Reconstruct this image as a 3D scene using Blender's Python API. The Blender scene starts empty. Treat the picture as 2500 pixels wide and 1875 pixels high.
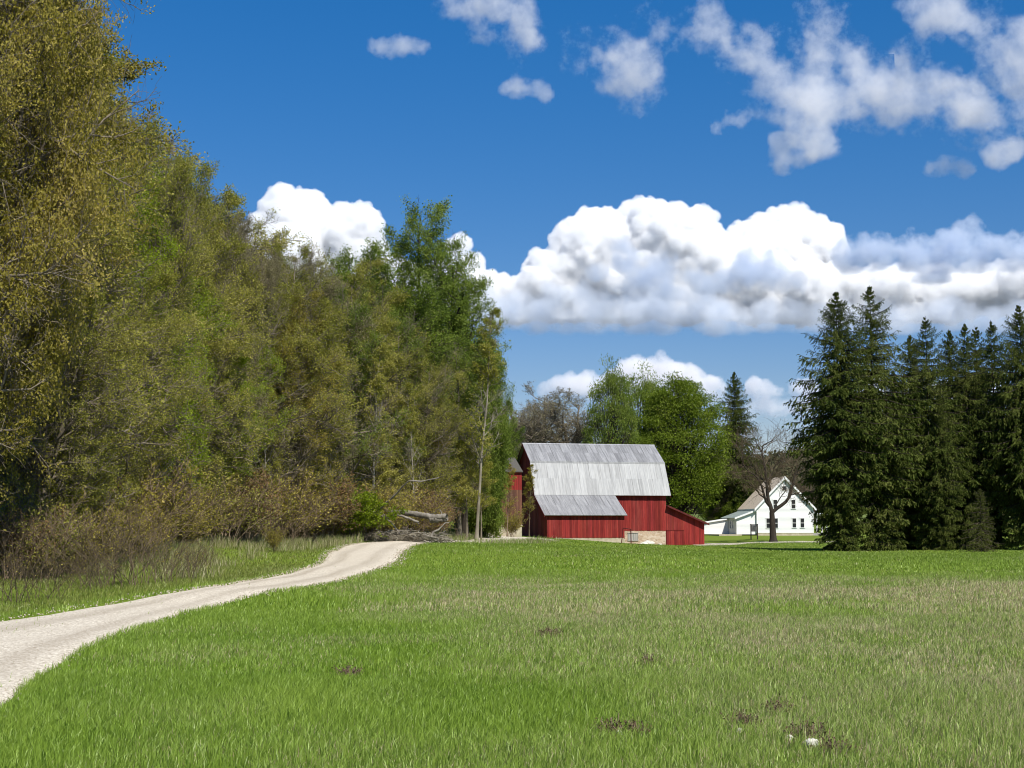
import bpy, math, random
import numpy as np
random.seed(7)
RNG = np.random.default_rng(11)
R = math.radians
PI = math.pi
S = bpy.context.scene
C = S.collection

# ------------------------------------------------------------------ camera
F = 3472.0                       # focal length in photograph pixels (2500 wide)
CAMZ = 1.6
PITCH = math.atan((1285 - 937.5) / F)
cam_d = bpy.data.cameras.new('camera')
cam = bpy.data.objects.new('camera', cam_d)
C.objects.link(cam)
cam_d.sensor_width = 36.0
cam_d.lens = 36.0 * F / 2500.0
cam_d.clip_start = 0.1
cam_d.clip_end = 40000
cam.location = (0, 0, CAMZ)
cam.rotation_euler = (PI / 2 + PITCH, 0, 0)
S.camera = cam


def ray(px, py):
    a = (px - 1250) / F
    b = (937.5 - py) / F
    return np.array([a, math.cos(PITCH) - b * math.sin(PITCH), math.sin(PITCH) + b * math.cos(PITCH)])


def at(px, py, Y):
    r = ray(px, py)
    k = Y / r[1]
    return np.array([r[0] * k, Y, CAMZ + r[2] * k])


def zat(py, Y):
    return float(at(1250, py, Y)[2])


def xat(px, Y, py=1285):
    return float(at(px, py, Y)[0])


# ------------------------------------------------------------------ terrain
CP = []


def cp(x, y, z):
    CP.append((x, y, z))


for x, y, z in [(0, 5, 0), (-8, 8, 0), (8, 8, 0), (0, 15, 0), (-6, 15, 0), (6, 15, 0), (-14, 14, 0.05), (14, 15, 0), (0, 25, 0), (-8, 25, 0),
                (-12, 26, 0.1), (10, 25, 0), (0, 40, 0), (-9, 40, 0.05), (-13, 38, 0.25), (12, 40, 0.0), (0, 55, .12), (-9, 52, .16), (-14, 55, .55), (12, 55, 0),
                (20, 60, -.05), (-8, 66, .45), (-3, 68, .42), (5, 70, .25), (15, 75, 0), (28, 80, -.1), (-9, 76, .62), (-4, 80, .6), (0, 84, .5), (6, 90, .25),
                (15, 95, -.1), (24, 105, -.2), (32, 105, -.2), (42, 108, -.2), (50, 100, -.2), (0, 100, .4), (-7, 84, .7), (-3, 100, .6), (-1, 120, .5),
                (8, 125, .0), (-1, 140, .5), (2, 150, .4), (0, 165, .5), (3, 160, .3), (7, 160, .2), (10, 161, -.15), (13, 163, -.55), (16, 165, -.7),
                (20, 166, -.7), (24, 166, -.6), (16, 140, -.5), (10, 145, -.2), (26, 130, -.35), (30, 165, -.25), (36, 168, -.25), (50, 170, -.2), (20, 185, -.2), (10, 185, .2), (36, 190, .1),
                (34, 205, .3), (45, 205, .3), (60, 205, .2), (40, 230, .3), (20, 230, .2), (0, 200, .8), (60, 150, -.2), (80, 140, 0), (90, 240, 1), (120, 180, 1),
                (0, 300, 1), (60, 300, 1), (150, 350, 3), (-100, 300, 12), (0, 450, 3), (100, 500, 6), (300, 500, 10), (0, 3, 0), (0, -30, 0), (-30, -10, .5), (30, -10, 0), (30, 30, 0), (60, 60, 0), (90, 90, 0),
                # wooded hillside
                (-20, 20, 1.4), (-30, 25, 3.5), (-19, 32, 1.2), (-26, 38, 3), (-36, 45, 6), (-20, 48, 1.6), (-30, 58, 4.5), (-45, 60, 8),
                (-20, 62, 2.0), (-22, 75, 2.8), (-35, 80, 6), (-15, 86, 1.8), (-20, 100, 3.2), (-35, 105, 7), (-9, 104, 1.4), (-14, 120, 2.6),
                (-28, 130, 6), (-9, 130, 1.6), (-12, 150, 3), (-30, 160, 8), (-60, 90, 12), (-70, 130, 13), (-60, 40, 10), (-60, 200, 14), (-15, 180, 3), (-100, 80, 15), (-100, 20, 12), (-50, 0, 5)]:
    cp(x, y, z)
CP = np.array(CP)


def _norm(x, y):
    yy = np.maximum(y, -30) + 45.0
    return x / yy * 16.0, np.log(yy) * 9.0


_cx, _cy = _norm(CP[:, 0], CP[:, 1])


def ground(x, y):
    x = np.asarray(x, float)
    y = np.asarray(y, float)
    shp = x.shape
    a, b = _norm(x.ravel(), y.ravel())
    out = np.empty(a.shape)
    for i in range(0, len(a), 20000):
        d = (a[i:i + 20000, None] - _cx) ** 2 + (b[i:i + 20000, None] - _cy) ** 2
        w = 1.0 / (d + 0.12) ** 2.2
        out[i:i + 20000] = (w * CP[:, 2]).sum(1) / w.sum(1)
    out += 0.02 * np.sin(x.ravel() * 1.3 + np.sin(y.ravel() * .7)) * np.sin(y.ravel() * .9 + 1) * np.clip(y.ravel() / 30, 0, 1)
    return out.reshape(shp)


def g1(x, y):
    return float(ground(np.array([x]), np.array([y]))[0])


# ------------------------------------------------------------------ noise helpers
def vnoise(x, y, seed=0):
    """cheap smooth 2-D value noise, 0..1"""
    xi = np.floor(x).astype(np.int64)
    yi = np.floor(y).astype(np.int64)
    fx = x - xi
    fy = y - yi
    fx = fx * fx * (3 - 2 * fx)
    fy = fy * fy * (3 - 2 * fy)

    def h(i, j):
        v = (i * 374761393 + j * 668265263 + seed * 1442695041) & 0x7fffffff
        v = ((v ^ (v >> 13)) * 1274126177) & 0x7fffffff
        return ((v ^ (v >> 16)) & 0xffff) / 65535.0
    return (h(xi, yi) * (1 - fx) + h(xi + 1, yi) * fx) * (1 - fy) + (h(xi, yi + 1) * (1 - fx) + h(xi + 1, yi + 1) * fx) * fy


def fbm(x, y, seed=0, octv=4):
    s = 0
    a = .5
    for k in range(octv):
        s = s + a * vnoise(x * 2 ** k, y * 2 ** k, seed + k * 17)
        a *= .5
    return s / (1 - .5 ** octv)


# ------------------------------------------------------------------ mesh helpers
def link(name, me, mat=None, parent=None):
    o = bpy.data.objects.new(name, me)
    C.objects.link(o)
    if mat is not None and not me.materials:
        me.materials.append(mat)
    if parent is not None:
        o.parent = parent
    return o


def np_mesh(name, V, Fq, col=None, smooth=False):
    """V (n,3); Fq (m,k) faces of one size; col (n,3) point colours"""
    me = bpy.data.meshes.new(name)
    V = np.ascontiguousarray(V, np.float32)
    Fq = np.ascontiguousarray(Fq, np.int32)
    m, k = Fq.shape
    me.vertices.add(len(V))
    me.vertices.foreach_set('co', V.ravel())
    me.loops.add(m * k)
    me.loops.foreach_set('vertex_index', Fq.ravel())
    me.polygons.add(m)
    me.polygons.foreach_set('loop_start', np.arange(0, m * k, k, dtype=np.int32))
    if smooth:
        me.polygons.foreach_set('use_smooth', np.ones(m, bool))
    if col is not None:
        at_ = me.color_attributes.new('tint', 'FLOAT_COLOR', 'POINT')
        c4 = np.ones((len(V), 4), np.float32)
        c4[:, :3] = col
        at_.data.foreach_set('color', c4.ravel())
    me.update(calc_edges=True)
    return me


class MB:
    def __init__(s):
        s.v = []
        s.f = []
        s.c = []

    def poly(s, pts, c=(1, 1, 1)):
        b = len(s.v)
        s.v += [tuple(p) for p in pts]
        s.c += [c] * len(pts)
        s.f.append(tuple(range(b, b + len(pts))))

    def hexa(s, p, c=(1, 1, 1)):
        """p: 8 corner points, bottom 4 then top 4 (ccw)"""
        b = len(s.v)
        s.v += [tuple(q) for q in p]
        s.c += [c] * 8
        for f in ((3, 2, 1, 0), (4, 5, 6, 7), (0, 1, 5, 4), (1, 2, 6, 5), (2, 3, 7, 6), (3, 0, 4, 7)):
            s.f.append(tuple(b + i for i in f))

    def box(s, x0, x1, y0, y1, z0, z1, c=(1, 1, 1)):
        s.hexa([(x0, y0, z0), (x1, y0, z0), (x1, y1, z0), (x0, y1, z0), (x0, y0, z1), (x1, y0, z1), (x1, y1, z1), (x0, y1, z1)], c)

    def build(s, name, mat, parent=None, loc=None, rz=0, bevel=0):
        me = bpy.data.meshes.new(name)
        me.from_pydata(s.v, [], s.f)
        a = me.color_attributes.new('tint', 'FLOAT_COLOR', 'POINT')
        c4 = np.ones((len(s.v), 4), np.float32)
        c4[:, :3] = np.array(s.c)
        a.data.foreach_set('color', c4.ravel())
        o = link(name, me, mat, parent)
        if loc is not None:
            o.location = loc
            o.rotation_euler = (0, 0, rz)
        return o


def tag(o, label=None, cat=None, group=None, kind=None):
    if label:
        o['label'] = label
    if cat:
        o['category'] = cat
    if group:
        o['group'] = group
    if kind:
        o['kind'] = kind
    return o


def empty(name, loc, rz=0):
    o = bpy.data.objects.new(name, None)
    C.objects.link(o)
    o.location = loc
    o.rotation_euler = (0, 0, rz)
    return o


def tubes(P, Rd, sides=5, rng=RNG):
    """P (n,k,3) polylines, Rd (n,k) radii -> verts, quads"""
    n, k, _ = P.shape
    T = np.empty_like(P)
    T[:, 1:-1] = P[:, 2:] - P[:, :-2]
    T[:, 0] = P[:, 1] - P[:, 0]
    T[:, -1] = P[:, -1] - P[:, -2]
    T /= np.linalg.norm(T, axis=2, keepdims=True) + 1e-9
    up = np.where(np.abs(T[:, :1, 2:3]) > 0.9, np.array([1., 0, 0]), np.array([0, 0, 1.]))
    up = np.broadcast_to(up, P.shape)
    A = np.cross(T, up)
    A /= np.linalg.norm(A, axis=2, keepdims=True) + 1e-9
    B = np.cross(T, A)
    th = np.arange(sides) / sides * 2 * PI
    V = P[:, :, None, :] + Rd[:, :, None, None] * (np.cos(th)[None, None, :, None] * A[:, :, None, :] + np.sin(th)[None, None, :, None] * B[:, :, None, :])
    idx = np.arange(n * k * sides).reshape(n, k, sides)
    a = idx[:, :-1]
    b = idx[:, 1:]
    Fq = np.stack([a, np.roll(a, -1, 2), np.roll(b, -1, 2), b], -1).reshape(-1, 4)
    return V.reshape(-1, 3), Fq


def join(parts):
    Vs, Fs, b = [], [], 0
    for V, Fq in parts:
        Vs.append(V)
        Fs.append(Fq + b)
        b += len(V)
    return np.concatenate(Vs), np.concatenate(Fs)


# ------------------------------------------------------------------ materials
MATS = {}


def nmat(name):
    m = bpy.data.materials.new(name)
    m.use_nodes = True
    nt = m.node_tree
    nt.nodes.clear()
    out = nt.nodes.new('ShaderNodeOutputMaterial')
    return m, nt, out


def N(nt, typ, **kw):
    n = nt.nodes.new(typ)
    for k, v in kw.items():
        if k.startswith('i_'):
            key = k[2:]
            n.inputs[int(key) if key.isdigit() else key.replace('_', ' ')].default_value = v
        else:
            setattr(n, k, v)
    return n


def L(nt, a, b):
    nt.links.new(a, b)


def ramp(nt, fac, stops):
    r = nt.nodes.new('ShaderNodeValToRGB')
    e = r.color_ramp.elements
    while len(e) < len(stops):
        e.new(0.5)
    for i, (p, c) in enumerate(stops):
        e[i].position = p
        e[i].color = (*c, 1) if len(c) == 3 else c
    L(nt, fac, r.inputs[0])
    return r.outputs[0]


def mix(nt, fac, a, b, mode='MIX'):
    n = nt.nodes.new('ShaderNodeMix')
    n.data_type = 'RGBA'
    n.blend_type = mode
    for s, v in ((n.inputs[0], fac), (n.inputs[6], a), (n.inputs[7], b)):
        if isinstance(v, (int, float)):
            s.default_value = v
        elif isinstance(v, (tuple, list)):
            s.default_value = (*v, 1)[:4]
        else:
            L(nt, v, s)
    return n.outputs[2]


def noise(nt, vec, scale, detail=4, rough=.55, mapping=None):
    t = N(nt, 'ShaderNodeTexNoise', i_Scale=scale, i_Detail=detail, i_Roughness=rough)
    if mapping is not None:
        mp = N(nt, 'ShaderNodeMapping')
        mp.inputs['Scale'].default_value = mapping
        L(nt, vec, mp.inputs[0])
        vec = mp.outputs[0]
    L(nt, vec, t.inputs['Vector'])
    return t.outputs[0]


def coords(nt, which='Object'):
    return N(nt, 'ShaderNodeTexCoord').outputs[which]


def tint(nt):
    return N(nt, 'ShaderNodeAttribute', attribute_name='tint').outputs['Color']


def bump(nt, h, strength=.3, dist=.02):
    b = N(nt, 'ShaderNodeBump', i_Strength=strength, i_Distance=dist)
    L(nt, h, b.inputs['Height'])
    return b.outputs[0]


def finish(nt, out, col, rough=.8, normal=None, metal=0, spec=.3):
    p = N(nt, 'ShaderNodeBsdfPrincipled')
    if isinstance(col, tuple):
        p.inputs['Base Color'].default_value = (*col, 1)
    else:
        L(nt, col, p.inputs['Base Color'])
    if isinstance(rough, (int, float)):
        p.inputs['Roughness'].default_value = rough
    else:
        L(nt, rough, p.inputs['Roughness'])
    p.inputs['Metallic'].default_value = metal
    p.inputs['Specular IOR Level'].default_value = spec
    if normal is not None:
        L(nt, normal, p.inputs['Normal'])
    L(nt, p.outputs[0], out.inputs[0])


def leaf_mat(name, tones, trans=.35, gain=1.0):
    if name in ('budding_maple_leaves', 'olive_spring_leaves', 'fresh_green_leaves', 'mid_green_leaves', 'pale_buds'):
        gain, trans = 1.32, .46
    """tones: list of colours picked per leaf by the tint attribute (r = random, g = clump) and per tree"""
    m, nt, out = nmat(name)
    a = N(nt, 'ShaderNodeAttribute', attribute_name='tint')
    sp = N(nt, 'ShaderNodeSeparateColor')
    L(nt, a.outputs['Color'], sp.inputs[0])
    oi = N(nt, 'ShaderNodeObjectInfo')
    f = N(nt, 'ShaderNodeMath', operation='MULTIPLY_ADD', i_1=.45, i_2=0)
    L(nt, sp.outputs[0], f.inputs[0])
    f2 = N(nt, 'ShaderNodeMath', operation='MULTIPLY_ADD', i_1=.4)
    L(nt, sp.outputs[1], f2.inputs[0])
    L(nt, f.outputs[0], f2.inputs[2])
    f3 = N(nt, 'ShaderNodeMath', operation='MULTIPLY_ADD', i_1=.18)
    L(nt, oi.outputs['Random'], f3.inputs[0])
    L(nt, f2.outputs[0], f3.inputs[2])
    n = len(tones)
    col = ramp(nt, f3.outputs[0], [(.12 + .76 * i / (n - 1), tuple(gain * q for q in tones[i])) for i in range(n)])
    d = N(nt, 'ShaderNodeBsdfDiffuse')
    t = N(nt, 'ShaderNodeBsdfTranslucent')
    L(nt, col, d.inputs[0])
    hs = N(nt, 'ShaderNodeHueSaturation', i_Saturation=1.15, i_Value=1.1)
    L(nt, col, hs.inputs['Color'])
    L(nt, hs.outputs[0], t.inputs[0])
    ms = N(nt, 'ShaderNodeMixShader', i_0=trans)
    L(nt, d.outputs[0], ms.inputs[1])
    L(nt, t.outputs[0], ms.inputs[2])
    L(nt, ms.outputs[0], out.inputs[0])
    return m


def bark_mat(name, c1, c2, scale=3):
    m, nt, out = nmat(name)
    co = coords(nt)
    f = noise(nt, co, scale, 5, .7, (1, 1, .25))
    col = ramp(nt, f, [(.3, c1), (.7, c2)])
    finish(nt, out, col, .95, bump(nt, f, .5, .03), spec=.1)
    return m


M = {}
# --- ground under the grass
m, nt, out = nmat('meadow_ground')
co = coords(nt)
sx = N(nt, 'ShaderNodeSeparateXYZ')
L(nt, co, sx.inputs[0])
n1 = noise(nt, co, .35, 5, .6)
n2 = noise(nt, co, 9, 4, .7)
green = mix(nt, n2, (.09, .14, .02), (.19, .25, .04))
dry = mix(nt, n2, (.15, .16, .055), (.26, .25, .11))
far = N(nt, 'ShaderNodeMapRange', i_1=20.0, i_2=60.0, i_3=.55, i_4=1.2)
L(nt, sx.outputs[1], far.inputs[0])
side = N(nt, 'ShaderNodeMapRange', i_1=-6.0, i_2=14.0, i_3=-.25, i_4=.22)
L(nt, sx.outputs[0], side.inputs[0])
ad = N(nt, 'ShaderNodeMath', operation='ADD')
L(nt, n1, ad.inputs[0])
L(nt, side.outputs[0], ad.inputs[1])
dfac = ramp(nt, ad.outputs[0], [(.48, (0, 0, 0)), (.68, (1, 1, 1))])
fade = N(nt, 'ShaderNodeMapRange', i_1=35.0, i_2=60.0, i_3=1.0, i_4=.1)
L(nt, sx.outputs[1], fade.inputs[0])
mm = N(nt, 'ShaderNodeMath', operation='MULTIPLY')
L(nt, dfac, mm.inputs[0])
L(nt, fade.outputs[0], mm.inputs[1])
turf = mix(nt, mm.outputs[0], green, dry)
awy = N(nt, 'ShaderNodeMapRange', i_1=260.0, i_2=900.0, i_3=0.0, i_4=1.0)
L(nt, sx.outputs[1], awy.inputs[0])
turf = mix(nt, awy.outputs[0], turf, (.13, .135, .125))  # far ground greyed: distance haze painted in, less green thrown on clouds
wood = mix(nt, n2, (.055, .04, .022), (.13, .095, .05))
wa = N(nt, 'ShaderNodeAttribute', attribute_name='tint')
wsep = N(nt, 'ShaderNodeSeparateColor')
L(nt, wa.outputs['Color'], wsep.inputs[0])
turf = mix(nt, wsep.outputs[0], turf, wood)
finish(nt, out, turf, 1.0, bump(nt, n2, .6, .05), spec=.0)
M['ground'] = m

# --- gravel
m, nt, out = nmat('gravel')
co = coords(nt)
v = N(nt, 'ShaderNodeTexVoronoi', i_Scale=36.0)
L(nt, co, v.inputs['Vector'])
n1 = noise(nt, co, .8, 5, .6)
n2 = noise(nt, co, 60, 3, .7)
c = ramp(nt, v.outputs['Color'], [(.1, (.34, .285, .215)), (.5, (.57, .505, .405)), (.9, (.80, .74, .62))])
c2 = mix(nt, ramp(nt, n1, [(.35, (0, 0, 0)), (.7, (.55, .55, .55))]), c, (.52, .46, .37))
c3 = mix(nt, tint(nt), (.27, .22, .16), c2)
finish(nt, out, c3, .95, bump(nt, v.outputs['Distance'], .5, .02), spec=.15)
M['gravel'] = m

# --- painted boards
def board_mat(name, base, dark, worn, scale=1.0, vert=True):
    m, nt, out = nmat(name)
    co = coords(nt)
    t = tint(nt)
    g = noise(nt, co, 7 * scale, 5, .7, (1, 1, .07) if vert else (.07, .07, 1))
    b = noise(nt, co, .7, 4, .6, (1, 1, .35))
    c = mix(nt, ramp(nt, g, [(.30, (0, 0, 0)), (.75, (1, 1, 1))]), dark, base)
    c = mix(nt, ramp(nt, b, [(.52, (0, 0, 0)), (.85, (.55, .55, .55))]), c, worn)
    c = mix(nt, 1.0, c, t, 'MULTIPLY')
    finish(nt, out, c, .8, bump(nt, g, .35, .02), spec=.2)
    return m


M['red'] = board_mat('red_barn_boards', (.31, .036, .030), (.15, .014, .013), (.36, .085, .065))
M['brown'] = board_mat('weathered_brown_boards', (.20, .09, .05), (.08, .04, .03), (.26, .16, .1))
M['white'] = board_mat('white_clapboard', (.80, .80, .79), (.70, .70, .70), (.74, .73, .70), .3, False)
M['trim'] = board_mat('white_trim', (.80, .80, .78), (.72, .72, .71), (.72, .72, .70))
M['grey_wood'] = board_mat('grey_boards', (.42, .40, .37), (.25, .24, .22), (.5, .48, .44))
M['dark_red'] = board_mat('dark_red_iron', (.12, .02, .018), (.06, .012, .012), (.15, .05, .03))


def metal_roof(name, light, dark, stain, rough=.42, metal=.55):
    m, nt, out = nmat(name)
    co = coords(nt)
    t = tint(nt)
    s = noise(nt, co, 1.6, 6, .65, (3.2, .30, .30))
    p = noise(nt, co, .9, 4, .6)
    c = mix(nt, ramp(nt, s, [(.35, (0, 0, 0)), (.65, (1, 1, 1))]), dark, light)
    c = mix(nt, ramp(nt, p, [(.5, (0, 0, 0)), (.8, (.6, .6, .6))]), c, stain)
    s2_ = noise(nt, co, 2.2, 5, .7, (3.0, .12, .12))
    c = mix(nt, ramp(nt, s2_, [(.50, (0, 0, 0)), (.68, (.75, .75, .75))]), c, tuple(q * .72 for q in dark))
    c = mix(nt, 1.0, c, t, 'MULTIPLY')
    w = N(nt, 'ShaderNodeTexWave', i_Scale=2.5, bands_direction='X')
    L(nt, co, w.inputs['Vector'])
    finish(nt, out, c, rough, bump(nt, w.outputs[1], .25, .02), metal=metal)
    return m


M['roof'] = metal_roof('galvanised_roof', (.36, .36, .36), (.23, .23, .235), (.21, .205, .20), .6, .1)
M['roof_sunlit'] = metal_roof('sunlit_galvanised_roof', (.385, .39, .385), (.28, .285, .285), (.32, .32, .315), .6, .1)  # lighter copy for the steep slopes, stronger sun painted into its tone
M['roof_rust'] = metal_roof('dark_lean_to_roof', (.16, .10, .09), (.10, .06, .055), (.2, .13, .1), .7, 0)
M['roof_green'] = metal_roof('grey_green_roof', (.30, .35, .33), (.25, .30, .28), (.3, .33, .31), .6, 0)

m, nt, out = nmat('tan_shingles')
co = coords(nt)
br = N(nt, 'ShaderNodeTexBrick', i_Scale=2.2, i_Mortar_Size=.03)
mp = N(nt, 'ShaderNodeMapping')
mp.inputs['Rotation'].default_value = (0, R(90), 0)
L(nt, co, mp.inputs[0])
L(nt, mp.outputs[0], br.inputs['Vector'])
br.inputs['Color1'].default_value = (.74, .62, .48, 1)
br.inputs['Color2'].default_value = (.52, .42, .32, 1)
br.inputs['Mortar'].default_value = (.34, .27, .2, 1)
nn = noise(nt, co, 5, 4)
finish(nt, out, mix(nt, nn, br.outputs[0], (.68, .57, .45)), .9)
M['shingle'] = m
m, nt, out = nmat('dark_shingles')
co = coords(nt)
nn = noise(nt, co, 6, 5, .7)
finish(nt, out, mix(nt, nn, (.05, .045, .04), (.13, .12, .10)), .95)
M['dark_shingle'] = m

m, nt, out = nmat('fieldstone')
co = coords(nt)
v = N(nt, 'ShaderNodeTexVoronoi', i_Scale=2.6)
mp = N(nt, 'ShaderNodeMapping')
mp.inputs['Scale'].default_value = (1, 1, 1.9)
nw = noise(nt, co, 3, 3)
vm = N(nt, 'ShaderNodeVectorMath', operation='MULTIPLY_ADD')
vm.inputs[1].default_value = (.25, .25, .25)
cn = N(nt, 'ShaderNodeTexNoise', i_Scale=3.0)
L(nt, co, cn.inputs['Vector'])
L(nt, cn.outputs['Color'], vm.inputs[0])
L(nt, co, vm.inputs[2])
L(nt, vm.outputs[0], mp.inputs[0])
L(nt, mp.outputs[0], v.inputs['Vector'])
ve = N(nt, 'ShaderNodeTexVoronoi', i_Scale=2.6, feature='DISTANCE_TO_EDGE')
L(nt, mp.outputs[0], ve.inputs['Vector'])
c = ramp(nt, v.outputs['Color'], [(.2, (.36, .26, .18)), (.5, (.47, .35, .25)), (.8, (.56, .46, .36))])
c = mix(nt, ramp(nt, ve.outputs[0], [(.02, (1, 1, 1)), (.1, (0, 0, 0))]), c, (.50, .40, .31))
finish(nt, out, c, .95, bump(nt, ve.outputs[0], .6, .04), spec=.1)
M['stone'] = m
m, nt, out = nmat('old_plaster')
co = coords(nt)
nn = noise(nt, co, 2.2, 6, .7)
finish(nt, out, mix(nt, ramp(nt, nn, [(.3, (0, 0, 0)), (.7, (1, 1, 1))]), (.34, .29, .20), (.52, .46, .35)), .95, bump(nt, nn, .4, .03), spec=.1)
M['plaster'] = m
m, nt, out = nmat('pale_rock')
co = coords(nt)
nn = noise(nt, co, 5, 6, .7)
finish(nt, out, mix(nt, nn, (.45, .43, .36), (.75, .73, .64)), .9, bump(nt, nn, .5, .03), spec=.2)
M['rock'] = m
m, nt, out = nmat('window_glass')
finish(nt, out, (.012, .014, .016), .08, spec=.5)
M['glass'] = m
m, nt, out = nmat('notice_panel')
co = coords(nt)
nn = noise(nt, co, 8, 3)
finish(nt, out, mix(nt, nn, (.03, .03, .03), (.18, .18, .17)), .3)
M['notice'] = m

M['bark'] = bark_mat('grey_brown_bark', (.045, .035, .025), (.13, .105, .08))
M['bark_pale'] = bark_mat('pale_bark', (.14, .12, .09), (.30, .27, .21))
M['bark_dark'] = bark_mat('dark_bark', (.022, .018, .014), (.055, .045, .036))
M['twig'] = bark_mat('shrub_twigs', (.12, .085, .055), (.28, .21, .145))
M['bark_tan'] = bark_mat('tan_bark', (.10, .085, .06), (.26, .22, .165))  # plain light tan bark
M['bark_brush'] = bark_mat('brush_bark', (.055, .04, .026), (.17, .13, .085))
M['dead'] = bark_mat('dead_wood', (.13, .115, .095), (.32, .29, .25), 4)

M['lf_brown'] = leaf_mat('budding_maple_leaves', [(.13, .115, .02), (.215, .19, .04), (.29, .25, .06), (.38, .31, .11)], .42)
M['lf_olive'] = leaf_mat('olive_spring_leaves', [(.12, .13, .026), (.205, .21, .045), (.275, .265, .06), (.36, .33, .11)], .42)
M['lf_green'] = leaf_mat('fresh_green_leaves', [(.08, .11, .012), (.145, .20, .018), (.20, .26, .025), (.27, .32, .05)], .4)
M['lf_lush'] = leaf_mat('lush_green_leaves', [(.075, .105, .014), (.13, .185, .022), (.18, .235, .035), (.24, .29, .06)], .4)
M['lf_mid'] = leaf_mat('mid_green_leaves', [(.06, .09, .02), (.11, .155, .03), (.16, .21, .04), (.22, .26, .07)], .38)
M['lf_red'] = leaf_mat('reddish_shrub_leaves', [(.12, .085, .04), (.20, .13, .06), (.26, .16, .07), (.30, .22, .10)], .3)
M['lf_grey'] = leaf_mat('pale_buds', [(.12, .11, .06), (.20, .18, .10), (.28, .25, .14)], .3)
M['lf_weed'] = leaf_mat('dead_weed_leaves', [(.07, .045, .03), (.13, .08, .05), (.22, .15, .09)], .2)
M['lf_far'] = leaf_mat('distant_woods_leaves', [(.055, .06, .035), (.085, .09, .045), (.12, .115, .06), (.14, .12, .075)], .25)
M['needle'] = leaf_mat('spruce_needles', [(.028, .040, .010), (.060, .082, .018), (.10, .12, .028), (.15, .16, .05)], .22)
M['needle_light'] = leaf_mat('young_spruce_needles', [(.045, .055, .014), (.075, .088, .022), (.11, .12, .035)], .15)


# blades carry their own colour per tuft
m, nt, out = nmat('grass_blades')
t = tint(nt)
d = N(nt, 'ShaderNodeBsdfDiffuse')
tr = N(nt, 'ShaderNodeBsdfTranslucent')
gl = N(nt, 'ShaderNodeBsdfGlossy', i_Roughness=.45)
gl.inputs[0].default_value = (.7, .75, .6, 1)
L(nt, t, d.inputs[0])
L(nt, t, tr.inputs[0])
ms = N(nt, 'ShaderNodeMixShader', i_0=.35)
L(nt, d.outputs[0], ms.inputs[1])
L(nt, tr.outputs[0], ms.inputs[2])
ms2 = N(nt, 'ShaderNodeMixShader', i_0=.04)
L(nt, ms.outputs[0], ms2.inputs[1])
L(nt, gl.outputs[0], ms2.inputs[2])
L(nt, ms2.outputs[0], out.inputs[0])
M['grass'] = m

#@@PATH
# ------------------------------------------------------------------ layout of the path (edges in world metres)
# each row: far/left edge pixel, near/right edge pixel, at the listed distances
def gpt(px, py):
    """the point of the terrain seen at a photograph pixel"""
    r = ray(px, py)
    ks = np.geomspace(4, 400, 1600)
    pts = np.array([0, 0, CAMZ]) + r[None] * ks[:, None]
    h = pts[:, 2] - ground(pts[:, 0], pts[:, 1])
    i = int(np.argmax(h <= 0)) if (h <= 0).any() else len(ks) - 1
    return pts[i]


LEFT = [gpt(*p) for p in [(-260, 1552), (0, 1514), (250, 1478), (500, 1437), (640, 1413), (740, 1393), (790, 1371), (797, 1352), (830, 1335), (880, 1326.5)]]
RIGHT = [gpt(*p) for p in [(-150, 1915), (0, 1738), (130, 1634), (250, 1566), (400, 1516), (560, 1472), (760, 1435), (880, 1408), (960, 1380), (985, 1352), (1000, 1334)]]
# beyond the rise it bends right and comes out again in front of the barn
LEFT += [np.array(p) for p in [(-6.3, 88.5, 0), (-2.8, 96, 0), (-3.0, 120, 0), (-3.6, 142, 0), (-2.2, 160, 0)]]
RIGHT += [np.array(p) for p in [(-4.6, 84.5, 0), (-.4, 93, 0), (1.2, 108, 0), (2.5, 123, 0), (4.8, 133, 0), (4.4, 139, 0), (2.4, 143, 0), (1.2, 148, 0), (.6, 156, 0), (.2, 162, 0)]]


def resample(P, n):
    P = np.array(P)[:, :2]
    for _ in range(2):       # chaikin
        Q = [P[0]]
        for a, b in zip(P[:-1], P[1:]):
            Q += [a * .75 + b * .25, a * .25 + b * .75]
        Q.append(P[-1])
        P = np.array(Q)
    d = np.r_[0, np.cumsum(np.hypot(*(P[1:] - P[:-1]).T))]
    # spacing grows with distance
    t = np.linspace(0, d[-1], n)
    return np.stack([np.interp(t, d, P[:, 0]), np.interp(t, d, P[:, 1])], 1)


NP_ = 700
PL = resample(LEFT, NP_)
PR = resample(RIGHT, NP_)
# pair the two edges by nearest distance so that cross sections stay square
PR2 = []
j = 0
cen = []
nr = 14
jag = (fbm(np.arange(NP_) * .9, np.zeros(NP_), 3) - .5) * .22
jag2 = (fbm(np.arange(NP_) * .9, np.zeros(NP_), 9) - .5) * .22
V = []
COL = []
tt = np.linspace(0, 1, nr)
dirv = PR - PL
ln = np.linalg.norm(dirv, axis=1, keepdims=True)
un = dirv / ln
PLj = PL + un * jag[:, None]
PRj = PR - un * jag2[:, None]
PV = PLj[:, None, :] * (1 - tt)[None, :, None] + PRj[:, None, :] * tt[None, :, None]
Z = ground(PV[..., 0], PV[..., 1]) + .03 + .05 * np.sin(PI * tt)[None, :] * 1.0
Z[:, 0] -= .05
Z[:, -1] -= .05
V = np.concatenate([PV, Z[..., None]], -1).reshape(-1, 3)
wear = np.ones((NP_, nr))
for c0 in (.28, .72):
    wear -= .55 * np.exp(-((tt[None, :] - c0) / .07) ** 2) * (.35 + fbm(np.arange(NP_)[:, None] * .03 + 0 * tt[None], np.full((NP_, nr), c0), 5))
idx = np.arange(NP_ * nr).reshape(NP_, nr)
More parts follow.
